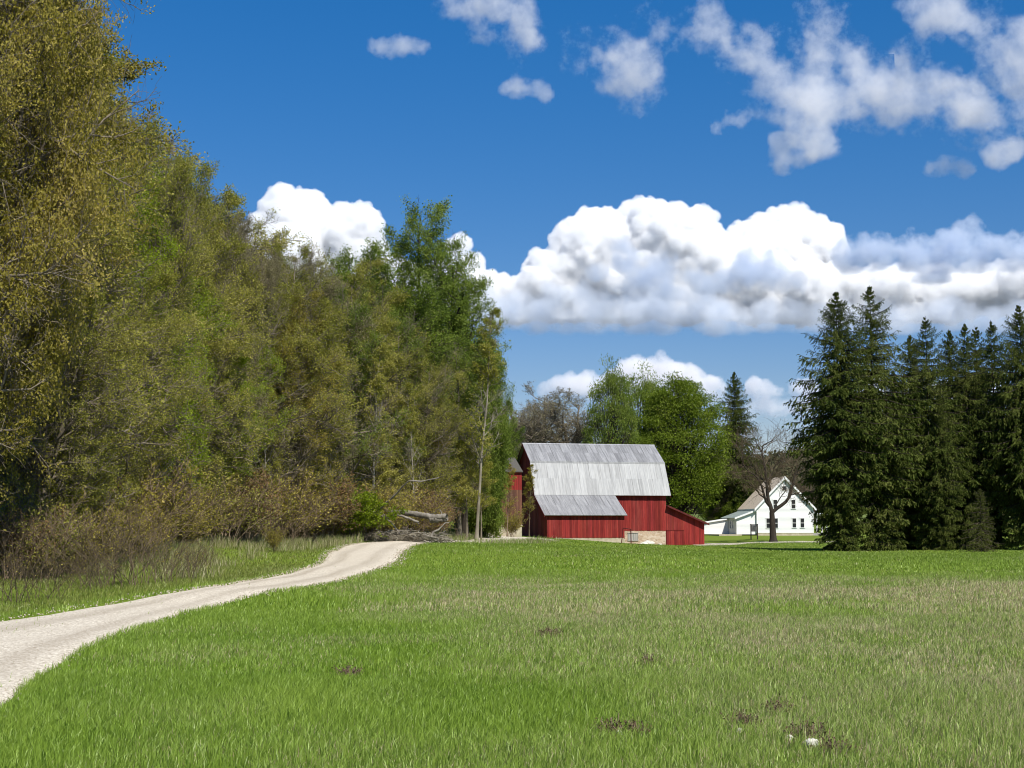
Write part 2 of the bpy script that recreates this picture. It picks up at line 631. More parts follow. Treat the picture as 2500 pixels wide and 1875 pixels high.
Q = np.stack([idx[:-1, :-1], idx[:-1, 1:], idx[1:, 1:], idx[1:, :-1]], -1).reshape(-1, 4)
me = np_mesh('gravel_path', V, Q, np.repeat(wear.reshape(-1, 1), 3, 1), True)
path = tag(link('gravel_path', me, M['gravel']), kind='structure')

POLY = np.concatenate([PL[::3], PR[::-3]])


def in_path(x, y, margin=0):
    """even-odd test against the path outline"""
    x = np.asarray(x)
    y = np.asarray(y)
    c = np.zeros(x.shape, bool)
    P = POLY
    for (x1, y1), (x2, y2) in zip(P, np.roll(P, -1, 0)):
        if y1 == y2:
            continue
        k = ((y1 > y) != (y2 > y)) & (x < (x2 - x1) * (y - y1) / (y2 - y1) + x1)
        c ^= k
    return c


# wood edge (x of the edge as a function of y)
WY = np.array([-40, 10, 22, 28, 36, 46, 56, 66, 76, 84, 92, 105, 118, 135, 165, 220, 400])
WX = np.array([-9, -9.5, -11.0, -11.2, -12.2, -13.4, -14.2, -13.8, -11.5, -8.5, -6.5, -5.2, -5.0, -8, -12, -14, -30])


def wood_edge(y):
    return np.interp(y, WY, WX)


# ------------------------------------------------------------------ ground sheet
rows = np.r_[np.linspace(-40, 4, 12), np.geomspace(5, 330, 230), np.geomspace(345, 9000, 40)]
cols = np.linspace(-1, 1, 221)
cols = np.sign(cols) * (np.abs(cols) ** 1.6)
W = np.maximum(60, rows * 1.15) + np.clip(rows - 700, 0, None) * 1.5
GX = W[:, None] * cols[None, :]
GY = np.repeat(rows[:, None], len(cols), 1)
GZ = ground(GX, np.minimum(GY, 500))
wf = np.clip((wood_edge(GY) - GX) / 1.8 + .1 + (fbm(GX * .4, GY * .4, 21) - .5) * 1.6, 0, 1) * (GY < 200)
me = np_mesh('ground', np.stack([GX, GY, GZ], -1).reshape(-1, 3),
             (lambda idx: np.stack([idx[:-1, :-1], idx[:-1, 1:], idx[1:, 1:], idx[1:, :-1]], -1).reshape(-1, 4))(np.arange(GX.size).reshape(GX.shape)),
             np.repeat(wf.reshape(-1, 1), 3, 1), True)
tag(link('ground', me, M['ground']), kind='structure')

#@@BUILDINGS
# ------------------------------------------------------------------ barn
def shade():
    v = random.uniform(.62, 1.18)
    return (v, v * random.uniform(.9, 1.06), v * random.uniform(.88, 1.06))


def boards(mb, p0, p1, zb, zt, w=.24, thick=.03, jit=.012, gap=.012, off=0.0, cf=shade):
    """vertical boards from plan point p0 to p1; zb/zt are functions of distance along the wall; face normal is to the right of travel"""
    p0 = np.array(p0, float)
    p1 = np.array(p1, float)
    Lw = np.linalg.norm(p1 - p0)
    d = (p1 - p0) / Lw
    nrm = np.array([d[1], -d[0]])
    n = max(1, int(round(Lw / w)))
    for i in range(n):
        a = i * Lw / n
        b = (i + 1) * Lw / n - gap
        o = off + random.uniform(0, jit)
        q = []
        A = p0 + d * a
        B = p0 + d * b
        fa, fb = A + nrm * o, B + nrm * o
        ba, bb = A - nrm * thick, B - nrm * thick
        z1 = zb(a) - random.uniform(0, .05)
        z2 = zb(b) - random.uniform(0, .05)
        mb.hexa([(*fa, z1), (*fb, z2), (*bb, z2), (*ba, z1), (*fa, zt(a)), (*fb, zt(b)), (*bb, zt(b)), (*ba, zt(a))], cf())


def roof_slope(mb, e0, e1, r0, r1, th=.06, npan=24, rows_=2, seam=.035, var=.16):
    """sheet-metal slope: e0,e1 eave ends, r0,r1 upper ends; panels laid in rows_, seams stand proud"""
    e0, e1, r0, r1 = [np.array(p, float) for p in (e0, e1, r0, r1)]
    nrm = np.cross(e1 - e0, r0 - e0)
    nrm /= np.linalg.norm(nrm)
    if nrm[2] < 0:
        nrm = -nrm
    for j_ in range(rows_):
        s0, s1 = j_ / rows_, (j_ + 1) / rows_
        for i in range(npan):
            t0, t1 = i / npan, (i + 1) / npan
            lift = nrm * (.012 * (i % 2) + .014 * (j_ == 0) + random.uniform(0, .004))
            P = lambda t, s: (e0 * (1 - t) + e1 * t) * (1 - s) + (r0 * (1 - t) + r1 * t) * s
            lo = s0 - (.012 if j_ else 0)
            a, b, c_, d_ = P(t0, lo), P(t1, lo), P(t1, s1), P(t0, s1)
            v_ = 1 - random.random() ** 2 * var * 1.6
            col = (v_, v_, v_ * 1.01)
            up = nrm * th + lift
            mb.hexa([a, b, c_, d_, a + up, b + up, c_ + up, d_ + up], col)
            if i:
                w = (e1 - e0) / np.linalg.norm(e1 - e0) * .02
                k = nrm * (th + seam)
                v_ = random.uniform(.6, 1.3)
                mb.hexa([a - w, a + w, d_ + w, d_ - w, a - w + k, a + w + k, d_ + w + k, d_ - w + k], (v_, v_, v_))


def window(parent, mbp, cx, w, z0, z1, y, name='window', sash=True, mat_frame=None, pane=None, axis='x', sgn=-1):
    """window whose outer face is at plane y (axis x) looking towards sgn; returns the frame object"""
    f = MB()
    g = MB()
    t = .07

    def bx(m, a0, a1, d0, d1, b0, b1):
        d0, d1 = sorted((y + sgn * d0, y + sgn * d1))
        if axis == 'x':
            m.box(a0, a1, d0, d1, b0, b1)
        else:
            m.box(d0, d1, a0, a1, b0, b1)
    bx(f, cx - w / 2 - t, cx - w / 2, -.02, .05, z0, z1)
    bx(f, cx + w / 2, cx + w / 2 + t, -.02, .05, z0, z1)
    bx(f, cx - w / 2 - t - .03, cx + w / 2 + t + .03, -.02, .07, z1, z1 + t)
    bx(f, cx - w / 2 - t - .03, cx + w / 2 + t + .03, -.02, .09, z0 - t, z0)
    if sash:
        bx(f, cx - w / 2, cx + w / 2, -.02, .032, (z0 + z1) / 2 - .03, (z0 + z1) / 2 + .03)
    fo = f.build(name, mat_frame or M['trim'], parent)
    bx(g, cx - w / 2, cx + w / 2, -.02, .012, z0, z1)
    g.build('pane', pane or M['glass'], fo)
    return fo


TH = .2324
barn = empty('barn', (2.59, 165, 0), TH)
tag(barn, 'red wooden barn with grey metal gambrel roof, lean-to and fieldstone foundation', 'barn')
LB, DB = 16.64, 11.64
ze, zb_, zr = 5.18, 9.17, 11.45
vb, vr = 2.12, 5.82
xo, xz, xl = -4.62, 2.80, 9.75      # extension eave (v, z) and length


def roofz(v):
    v = min(v, DB - v) if v > 0 else v
    if v < 0:
        return ze + (xz - ze) * (v / xo)
    if v < vb:
        return ze + (zb_ - ze) * v / vb
    return zb_ + (zr - zb_) * (v - vb) / (vr - vb)


OV = .42
w_ = MB()
# front wall of the tall part, above the stone
boards(w_, (.4, OV), (LB - .45, OV), lambda a: 1.11, lambda a: roofz(OV) - .05)
# front wall of the extension
wx = MB()
boards(wx, (.4, xo + .40), (xl - .22, xo + .40), lambda a: .34 + .0 * a, lambda a: roofz(xo + .40) - .05)
wx.build('front_wall', M['red'], barn)
# left gable end, drawn from back to front
boards(w_, (.42, DB - OV), (.42, OV), lambda a: .3, lambda a: roofz(DB - OV - a) - .06)
boards(w_, (.42, OV), (.42, xo + .43), lambda a: .3, lambda a: roofz(OV - a) - .06)
boards(w_, (LB - .45, OV), (LB - .45, DB - OV), lambda a: -.6, lambda a: roofz(OV + a) - .06)
boards(w_, (LB - .45, DB - OV), (.42, DB - OV), lambda a: -.4, lambda a: ze - .05)
boards(w_, (xl - .22, xo + .40), (xl - .22, OV), lambda a: .2, lambda a: roofz(xo + .4 + a) - .06)
w_.build('wall', M['red'], barn)
# roof
rf = MB()
roof_slope(rf, (0, vb, zb_), (LB, vb, zb_), (0, vr, zr), (LB, vr, zr), npan=26, var=.16)
roof_slope(rf, (LB, DB - vb, zb_), (0, DB - vb, zb_), (LB, vr, zr), (0, vr, zr), npan=26)
rf.build('upper_roof', M['roof'], barn)
rf = MB()
roof_slope(rf, (0, 0, ze), (LB, 0, ze), (0, vb, zb_ - .03), (LB, vb, zb_ - .03), npan=26, var=.12)
rf.build('lower_roof', M['roof_sunlit'], barn)
rf = MB()
roof_slope(rf, (LB, DB, ze), (0, DB, ze), (LB, DB - vb, zb_ - .03), (0, DB - vb, zb_ - .03), npan=26)
rf.build('lower_roof', M['roof_sunlit'], barn)
rf = MB()
roof_slope(rf, (0, xo, xz), (xl, xo, xz), (0, .02, ze - .02), (xl, .02, ze - .02), npan=15, var=.16)
rf.build('extension_roof', M['roof'], barn)
cap = MB()
cap.hexa([(-.03, vr - .18, zr + .0), (LB + .03, vr - .18, zr + .0), (LB + .03, vr + .18, zr + .0), (-.03, vr + .18, zr), (-.03, vr - .03, zr + .13), (LB + .03, vr - .03, zr + .13), (LB + .03, vr + .03, zr + .13), (-.03, vr + .03, zr + .13)], (1.2, 1.2, 1.2))
cap.build('ridge_cap', M['roof'], barn)
fl = MB()
fl.box(-.02, LB + .02, vb - .16, vb - .02, zb_ - .14, zb_ + .06, (1.25, 1.25, 1.25))
fl.build('flashing', M['roof'], barn)
# rake edge boards
for u0 in (-.03, LB - .02):
    tr_ = MB()
    for (a, b) in (((xo, xz) if u0 < 1 else (0, ze), (0, ze)), ((0, ze), (vb, zb_)), ((vb, zb_), (vr, zr)), ((vr, zr), (DB - vb, zb_)), ((DB - vb, zb_), (DB, ze))):
        if a == b:
            continue
        tr_.hexa([(u0, a[0], a[1] - .17), (u0 + .05, a[0], a[1] - .17), (u0 + .05, b[0], b[1] - .17), (u0, b[0], b[1] - .17),
                  (u0, a[0], a[1] - .005), (u0 + .05, a[0], a[1] - .005), (u0 + .05, b[0], b[1] - .005), (u0, b[0], b[1] - .005)], (.55, .5, .5))
    tr_.build('rake_board', M['red'], barn)
# foundation
fd = MB()
fd.box(xl - .15, LB - .5, OV + .03, OV + .5, -1.2, 1.12)
fd.box(.45, LB - .6, DB - OV - .5, DB - OV - .05, -1.2, .3)
fd.build('stone_foundation', M['stone'], barn)
fp = MB()
fp.box(.45, xl - .27, xo + .44, xo + .9, -1.2, .36)
fp.hexa([(xl - .6, xo + .42, -1), (xl - .16, xo + .42, -1), (xl - .16, xo + .3 + 1.9, -1), (xl - .6, xo + .3 + 1.9, -1),
         (xl - .6, xo + .42, .35), (xl - .16, xo + .42, .1), (xl - .16, xo + .3 + 1.9, .1), (xl - .6, xo + .3 + 1.9, .3)])
fp.build('plaster_foundation', M['plaster'], barn)
wn = window(barn, None, 12.05, 1.15, -.02, .80, OV + .03, sash=False, mat_frame=M['grey_wood'], pane=M['grey_wood'])
wb = MB()
for k in range(4):
    wb.box(11.53 + k * .29, 11.56 + k * .29, OV + .03 - .04, OV + .03 - .014, -.02, .8, (.5, .5, .5))
wb.build('muntin', M['grey_wood'], wn)
# lean-to on the right
lu0, lu1 = LB - .44, 20.95
zlt = lambda u: 4.02 + (2.02 - 4.02) * (u - lu0) / (lu1 - lu0)
lw = MB()
boards(lw, (lu0 + .01, OV - .02), (lu1, OV - .02), lambda a: 1.14 if a < 2.2 else -.75, lambda a: zlt(lu0 + a) - .06, w=.23)
boards(lw, (lu1, OV - .02), (lu1, 7.5), lambda a: -.75, lambda a: zlt(lu1) - .06)
boards(lw, (lu1, 7.5), (lu0, 7.5), lambda a: -.6, lambda a: zlt(lu1 - a) - .06)
lw.build('lean_to_wall', M['red'], barn)
ld = MB()
boards(ld, (lu0 + .02, OV - .02), (lu0 + 2.19, OV - .02), lambda a: -.75, lambda a: 1.10, w=.23, off=.02)
ldo = ld.build('door', M['red'], barn)
dr = MB()
dr.box(lu0 + .02, lu0 + 2.2, OV - .1, OV - .045, 1.10, 1.15, (.6, .5, .5))
dr.build('door_rail', M['red'], ldo)
lr = MB()
roof_slope(lr, (lu1 + .42, -.12, zlt(lu1 + .42)), (lu1 + .42, 7.7, zlt(lu1 + .42)), (lu0 + .0, -.12, zlt(lu0)), (lu0 + .0, 7.7, zlt(lu0)), npan=12, rows_=1)
lr.build('lean_to_roof', M['roof_rust'], barn)
lf = MB()
zf = lambda u: zlt(u)
lf.hexa([(lu0, -.16, zf(lu0) - .12), (lu1 + .45, -.16, zf(lu1 + .45) - .12), (lu1 + .45, -.125, zf(lu1 + .45) - .12), (lu0, -.125, zf(lu0) - .12),
         (lu0, -.16, zf(lu0) + .09), (lu1 + .45, -.16, zf(lu1 + .45) + .09), (lu1 + .45, -.125, zf(lu1 + .45) + .09), (lu0, -.125, zf(lu0) + .09)], (1, 1, 1))
lf.build('fascia', M['dark_red'], barn)

# ------------------------------------------------------------------ shed left of the barn
shX = xat(1274, 158)
shed = empty('shed', (shX, 158, g1(shX, 158)), TH * .35)
tag(shed, 'tall narrow red shed with dark shingled roof half hidden by twigs, left of the barn', 'shed')
zg = g1(shX, 158)
sm = MB()
zt_ = zat(1152, 158) - zg
zmid = zat(1196, 158) - zg
zfb = zat(1281, 158) - zg
boards(sm, (-4.6, 0), (0, 0), lambda a: zmid, lambda a: zt_, w=.2)
boards(sm, (0, 0), (0, 5), lambda a: zfb, lambda a: zt_, w=.2)
sm.build('wall', M['red'], shed)
sm = MB()
boards(sm, (-4.6, 0), (0, 0), lambda a: zfb, lambda a: zmid - .01, w=.2, off=.015)
sm.build('weathered_wall', M['brown'], shed)
sm = MB()
sm.box(-4.8, .0, -.12, 4.9, -.8, zfb)
sm.box(-4.9, .05, -.2, 4.95, zfb - .18, zfb + .0)
sm.v = [(x, y, z - .003 if abs(z - zfb) < 1e-6 and i < 8 else z) for i, (x, y, z) in enumerate(sm.v)]
sm.build('stone_foundation', M['plaster'], shed)
sm = MB()
zp = zat(1117, 158) - zg
sm.hexa([(-4.9, -.25, zt_ - .05), (.1, -.25, zt_ - .05), (-.55, 2.5, zp), (-4.9, 2.5, zp), (-4.9, -.25, zt_ + .05), (.1, -.25, zt_ + .05), (-.55, 2.5, zp + .1), (-4.9, 2.5, zp + .1)])
sm.hexa([(.1, -.25, zt_ - .06), (.1, 5.2, zt_ - .06), (-.55, 2.52, zp - .01), (-.55, 2.5, zp - .01), (.1, -.25, zt_ + .04), (.1, 5.2, zt_ + .04), (-.55, 2.52, zp + .09), (-.55, 2.5, zp + .09)])
sm.hexa([(.1, 5.25, zt_ - .05), (-4.9, 5.25, zt_ - .05), (-4.9, 2.53, zp), (-.55, 2.53, zp), (.1, 5.25, zt_ + .05), (-4.9, 5.25, zt_ + .05), (-4.9, 2.53, zp + .1), (-.55, 2.53, zp + .1)])
sm.build('roof', M['dark_shingle'], shed)

# ------------------------------------------------------------------ house
hth = R(8.5)
hY = 205.0
hX = xat(1848, hY)
hz = zat(1307, hY)
house = empty('farmhouse', (hX, hY, hz), hth * .55)
tag(house, 'white clapboard farmhouse with tan shingled gable roof and side wing', 'house')
PXM = F / hY
U = lambda px: (px - 1848) / PXM
ZZ = lambda py: (1307 - py) / PXM
HW, HD = U(1988), 9.6
he, hp = ZZ(1238), ZZ(1166)


def lap(mb, p0, p1, zb, zt, step=.16, top=None, th=.03):
    """horizontal clapboards; top(a0,a1,z) optionally clips the run (returns a-range)"""
    p0 = np.array(p0, float)
    p1 = np.array(p1, float)
    Lw = np.linalg.norm(p1 - p0)
    d = (p1 - p0) / Lw
    nrm = np.array([d[1], -d[0]])
    z = zb
    while z < zt - 1e-3:
        z2 = min(z + step, zt)
        a0, a1, b0, b1 = 0, Lw, 0, Lw
        if top:
            a0, a1 = top(z)
            b0, b1 = top(z2)
        if a1 - a0 > .05:
            b0, b1 = (b0, b1) if b1 > b0 else ((a0 + a1) / 2, (a0 + a1) / 2 + .001)
            P = lambda a, o: tuple(p0 + d * a + nrm * o)
            v_ = random.uniform(.96, 1.02)
            mb.hexa([(*P(a0, .022), z), (*P(a1, .022), z), (*P(a1, -th), z), (*P(a0, -th), z),
                     (*P(b0, .003), z2), (*P(b1, .003), z2), (*P(b1, -th), z2), (*P(b0, -th), z2)], (v_, v_, v_))
        z = z2


hw = MB()
gtop = lambda z: (0, HW) if z <= he else (HW / 2 * (z - he) / (hp - he), HW - HW / 2 * (z - he) / (hp - he))
lap(hw, (0, 0), (HW, 0), .35, hp, top=gtop)
lap(hw, (HW, HD), (0, HD), .35, hp, top=gtop)
lap(hw, (HW, 0), (HW, HD), .35, he)
lap(hw, (0, HD), (0, 0), .35, he)
hw.build('wall', M['white'], house)
hf = MB()
hf.box(.03, HW - .03, .03, HD - .03, -.6, .35)
hf.build('foundation', M['plaster'], house)
cb = MB()
cb.box(-.03, .1, -.04, .0 - .022, .35, he)
cb.build('corner_board', M['trim'], house)
cb = MB()
cb.box(HW - .1, HW + .03, -.04, -.022, .35, he)
cb.build('corner_board', M['trim'], house)
hr = MB()
oo = .38
sl = (hp - he) / (HW / 2)
for s in (0, 1):
    ex = -oo if s == 0 else HW + oo
    a = [(ex, -oo, he - oo * sl), (ex, HD + oo, he - oo * sl), (HW / 2, HD + oo, hp), (HW / 2, -oo, hp)]
    if s == 1:
        a = a[::-1]
    hr.hexa([tuple(p) for p in a] + [(p[0], p[1], p[2] + .12) for p in a])
hro = hr.build('roof', M['shingle'], house)
for s in (0, 1):
    rk = MB()
    ex = -oo - .02 if s == 0 else HW + oo + .02
    zz = he - oo * sl
    rk.hexa([(ex, -oo - .06, zz - .24), (HW / 2, -oo - .06, hp - .24), (HW / 2, -oo - .005, hp - .24), (ex, -oo - .005, zz - .24),
             (ex, -oo - .06, zz + .14), (HW / 2, -oo - .06, hp + .14), (HW / 2, -oo - .005, hp + .14), (ex, -oo - .005, zz + .14)])
    rk.build('rake_board', M['trim'], house)
sf = MB()
sf.box(-oo - .04, -oo - .002, -oo, HD + oo, he - oo * sl - .16, he - oo * sl + .1)
sf.build('eave_board', M['trim'], house)
ch = MB()
ch.box(HW / 2 - .45, HW / 2 + .15, HD - 2.6, HD - 1.9, hp - .6, hp + .35)
for (x0, x1, y0, y1) in ((1889.5, 1899, 1221, 1242), (1934.6, 1944, 1221, 1242), (1936, 1945, 1266, 1288), (1956, 1965, 1266, 1288)):
    window(house, None, U((x0 + x1) / 2), U(x1) - U(x0), ZZ(y1), ZZ(y0), -.022)
window(house, None, U(1878), .78, ZZ(1289), ZZ(1266), -.022)
window(house, None, U(1893), .78, ZZ(1289), ZZ(1266), -.022)
window(house, None, U(1917), .55, ZZ(1197), ZZ(1188), -.022, sash=False)
# side wing on the left with a shed roof
wu0 = U(1799)
zw1, zw0 = ZZ(1246), ZZ(1264)
WD = 6.2
ww = MB()
wtop = lambda z: (0, -wu0) if z <= zw0 else ((-wu0) * (z - zw0) / (zw1 - zw0), -wu0)
lap(ww, (wu0, .35), (-.02, .35), .15, zw1, top=wtop)
lap(ww, (wu0, .35 + WD), (wu0, .35), .15, zw0)
lap(ww, (-.02, .35 + WD), (wu0, .35 + WD), .15, zw0)
ww.build('side_wing_wall', M['white'], house)
wr = MB()
sl2 = (zw1 - zw0) / (-wu0)
a = [(wu0 - .3, -.0, zw0 - .3 * sl2), (wu0 - .3, WD + 3.2, zw0 - .3 * sl2), (-.03, WD + 3.2, zw1), (-.03, .0, zw1)]
wr.hexa(a + [(p[0], p[1], p[2] + .1) for p in a])
wr.build('side_wing_roof', M['roof_green'], house)
wt = MB()
wt.hexa([(wu0 - .33, -.05, zw0 - .3 * sl2 - .14), (-.0, -.05, zw1 - .14), (-.0, -.004, zw1 - .14), (wu0 - .33, -.004, zw0 - .3 * sl2 - .14),
         (wu0 - .33, -.05, zw0 - .3 * sl2 + .11), (-.0, -.05, zw1 + .11), (-.0, -.004, zw1 + .11), (wu0 - .33, -.004, zw0 - .3 * sl2 + .11)])
wt.build('side_wing_rake', M['trim'], house)
for vc in (2.0, 3.6):
    window(house, None, .35 + vc, .6, 1.0, 2.0, wu0 - .022, axis='y')
# entry porch box further left
vu0, vu1, vv = wu0 - 3.75, wu0 - .05, 5.0
vw = MB()
vz0, vz1 = ZZ(1277), ZZ(1268)
vtop = lambda z: (0, vu1 - vu0) if z <= vz0 else ((vu1 - vu0) * (z - vz0) / (vz1 - vz0), vu1 - vu0)
lap(vw, (vu0, vv), (vu1, vv), .15, vz1, top=vtop)
lap(vw, (vu0, vv + 3), (vu0, vv), .15, vz0)
vw.build('entry_wall', M['white'], house)
vr_ = MB()
a = [(vu0 - .25, vv - .3, vz0 - .08), (vu0 - .25, vv + 3.2, vz0 - .08), (vu1, vv + 3.2, vz1), (vu1, vv - .3, vz1)]
vr_.hexa(a + [(p[0], p[1], p[2] + .12) for p in a])
vr_.build('entry_roof', M['trim'], house)
st = MB()
st.box(wu0 - 3.0, wu0 + .3, -1.6, vv - .1, -.1, .14)
st.build('step', M['plaster'], house)
# porch on the right side
pr = MB()
a = [(HW + .04, .6, ZZ(1252)), (HW + 2.4, .6, ZZ(1259)), (HW + 2.4, 6, ZZ(1259)), (HW + .04, 6, ZZ(1252))]
pr.hexa(a + [(p[0], p[1], p[2] + .18) for p in a])
pr.build('porch_roof', M['trim'], house)
for v in (.8, 3.2, 5.6):
    pp = MB()
    pp.box(HW + 2.15, HW + 2.3, v, v + .15, 0, ZZ(1259))
    pp.build('porch_post', M['trim'], house)
pf = MB()
pf.box(HW + .04, HW + 2.4, .6, 6, -.3, .3)
pf.build('porch_floor', M['grey_wood'], house)

#@@SMALL
# ------------------------------------------------------------------ pipe frame, boulders, notice board
def tube_obj(name, pts, rad, mat, parent=None, sides=7):
    P = np.array(pts, float)[None]
    Rr = np.broadcast_to(np.array(rad, float), (1, len(pts)))
    V_, F_ = tubes(P, Rr, sides)
    o = link(name, np_mesh(name, V_, F_, np.ones((len(V_), 3)), True), mat, parent)
    return o


gy = 158.5
gx0, gx1 = xat(1515, gy), xat(1541, gy)
fr = empty('pipe_frame', (gx0, gy, g1(gx0, gy)))
tag(fr, 'rusty red pipe frame standing upright in the grass before the fieldstone foundation', 'frame')
b = np.array([gx0, gy, g1(gx0, gy)])
A0 = at(1516, 1331, gy) - b
A1 = at(1521.5, 1289, gy) - b
B1 = at(1540, 1292, gy) - b
B0 = at(1541, 1334, gy) - b
A0[2] -= .3
B0[2] -= .3
tube_obj('post', [A0, A1], .05, M['dark_red'], fr)
tube_obj('post', [B0, B1], .06, M['dark_red'], fr)
tube_obj('crossbar', [A1, B1], .05, M['dark_red'], fr)


def rock(name, loc, sc, seed, mat):
    rg = np.random.default_rng(seed)
    bpy_me = bpy.data.meshes.new(name)
    import bmesh
    bm = bmesh.new()
    bmesh.ops.create_icosphere(bm, subdivisions=3, radius=1)
    dirs = rg.normal(size=(9, 3))
    dirs /= np.linalg.norm(dirs, axis=1)[:, None]
    cut = rg.uniform(.55, .9, 9)
    for v_ in bm.verts:
        p = np.array(v_.co)
        for d_, c_ in zip(dirs, cut):
            k = p @ d_
            if k > c_:
                p = p - d_ * (k - c_) * .85
        p *= 1 + .05 * rg.normal()
        v_.co = p * np.array(sc)
    bm.to_mesh(bpy_me)
    bm.free()
    o = link(name, bpy_me, mat)
    o.location = loc
    return o


def gloc(px, py, dz=0.0):
    p = gpt(px, py)
    return (p[0], p[1], g1(p[0], p[1]) + dz)


for (px, Y, s, lab, sd) in ((1584, 160.5, .62, 'largest pale boulder lying against the fieldstone foundation of the barn', 1),
                            (1572, 160.2, .42, 'flat pale boulder just left of the largest boulder by the barn', 2),
                            (1611, 160.4, .26, 'small pale boulder in the weeds right of the largest boulder', 3)):
    x = xat(px, Y)
    o = rock('boulder', (x, Y, g1(x, Y) + s * .35), (s * 1.1, s * .8, s * .62), sd, M['rock'])
    tag(o, lab, 'boulder')
for (px, py, s, lab, sd) in ((1983, 1838, .046, 'pale stone in the foreground grass below the widest dead weed clump', 4),
                             (1928, 1820, .028, 'small white stone left of the widest dead weed clump', 5),
                             (1969, 1834, .032, 'tiny white stone touching the left side of the pale stone', 8),
                             (1805, 1800, .024, 'small pale stone under the dark brown weed clump', 6),
                             (1512, 1806, .024, 'small pale stone within the leftmost of the brown weed clumps', 7)):
    l = gloc(px, py)
    o = rock('stone', (l[0], l[1], l[2] + s * .6 + .03), (s * 1.1, s * .9, s), sd, M['rock'])
    tag(o, lab, 'stone')

ky = 182.0
kx = xat(1841, ky)
kz = zat(1313, ky)
kio = empty('notice_board', (kx, ky, kz), .1)
tag(kio, 'dark notice board on two posts in front of the white farmhouse', 'notice board')
kb = MB()
kb.box(-.36, .36, -.05, .05, .78, 1.62)
kb.build('panel', M['notice'], kio)
for s in (-.42, .42):
    kb = MB()
    kb.box(s - .06, s + .06, -.06, .06, -.3, 1.66)
    kb.build('post', M['bark_dark'], kio)
kb = MB()
kb.box(-.5, .5, -.1, .1, 1.66, 1.74)
kb.build('cap', M['bark_dark'], kio)
# gravel drive crossing the lawn before the house
dm = []
xs = np.linspace(xat(1700, 166), xat(2080, 168), 60)
dv = []
for j_, (ya, off) in enumerate(((163.5, 0), (164.5, .0), (166.5, 0), (169.0, 0), (172, 0), (174.5, 0))):
    yy = ya + (fbm(xs * .5, xs * 0 + j_, 31 + j_) - .5) * (1.0 if j_ in (0, 5) else .2)
    dv.append(np.stack([xs, yy, ground(xs, yy) + .035], 1))
dv = np.stack(dv)
idx = np.arange(dv.shape[0] * dv.shape[1]).reshape(dv.shape[:2])
Q = np.stack([idx[:-1, :-1], idx[:-1, 1:], idx[1:, 1:], idx[1:, :-1]], -1).reshape(-1, 4)
tag(link('gravel_drive', np_mesh('gravel_drive', dv.reshape(-1, 3), Q, np.ones((dv.shape[0] * dv.shape[1], 3)) * .9, True), M['gravel']), kind='structure')


#@@TREES
# ------------------------------------------------------------------ plants
def unit(a):
    return a / (np.linalg.norm(a, axis=-1, keepdims=True) + 1e-9)


def children(P, Rd, n, t0, t1, ang, length, up, rr, k=6, wob=.12, rng=RNG, rscale=.6, tip=.25, tjit=.5, droop=0.0):
    """n children per parent curve. ang: (lo,hi) angle off the parent direction (deg); length(tt, parentLen)-> array"""
    m, kk, _ = P.shape
    t = (np.arange(n)[None] + rng.uniform(-tjit, tjit, (m, n)) + .5) / n
    t = t0 + np.clip(t, 0, 1) * (t1 - t0)
    f = t * (kk - 1)
    i = np.clip(f.astype(int), 0, kk - 2)
    w = (f - i)[..., None]
    mi = np.arange(m)[:, None]
    base = P[mi, i] * (1 - w) + P[mi, i + 1] * w
    d = unit(P[mi, i + 1] - P[mi, i])
    r0 = (Rd[mi, i] * (1 - w[..., 0]) + Rd[mi, i + 1] * w[..., 0]) * rscale
    plen = np.linalg.norm(P[:, 1:] - P[:, :-1], axis=2).sum(1)[:, None]
    # perpendicular with golden angle spiral
    ref = np.where(np.abs(d[..., 2:3]) > .9, np.array([1., 0, 0]), np.array([0, 0, 1.]))
    a = unit(np.cross(d, ref))
    b_ = np.cross(d, a)
    ph = np.arange(n)[None] * 2.399 + rng.uniform(0, 2 * PI, (m, 1)) + rng.normal(0, .35, (m, n))
    perp = np.cos(ph)[..., None] * a + np.sin(ph)[..., None] * b_
    an = np.radians(rng.uniform(ang[0], ang[1], (m, n)))[..., None]
    dr_ = np.cos(an) * d + np.sin(an) * perp
    ln_ = length(t, plen) * rng.uniform(.75, 1.2, (m, n))
    s = np.linspace(0, 1, k)
    Nn = m * n
    base = base.reshape(Nn, 3)
    dr_ = dr_.reshape(Nn, 3)
    ln_ = ln_.reshape(Nn)
    out = np.empty((Nn, k, 3))
    out[:, 0] = base
    cur = base.copy()
    dd = dr_.copy()
    for q in range(1, k):
        dd = dd + rng.normal(0, wob, (Nn, 3))
        dd[:, 2] += up / k - droop * s[q]
        dd = unit(dd)
        cur = cur + dd * (ln_ / (k - 1))[:, None]
        out[:, q] = cur
    r0 = r0.reshape(Nn)
    r0 = np.minimum(r0, rr)
    Ro = r0[:, None] * (1 - s[None] * (1 - tip))
    return out, Ro, t.reshape(Nn)


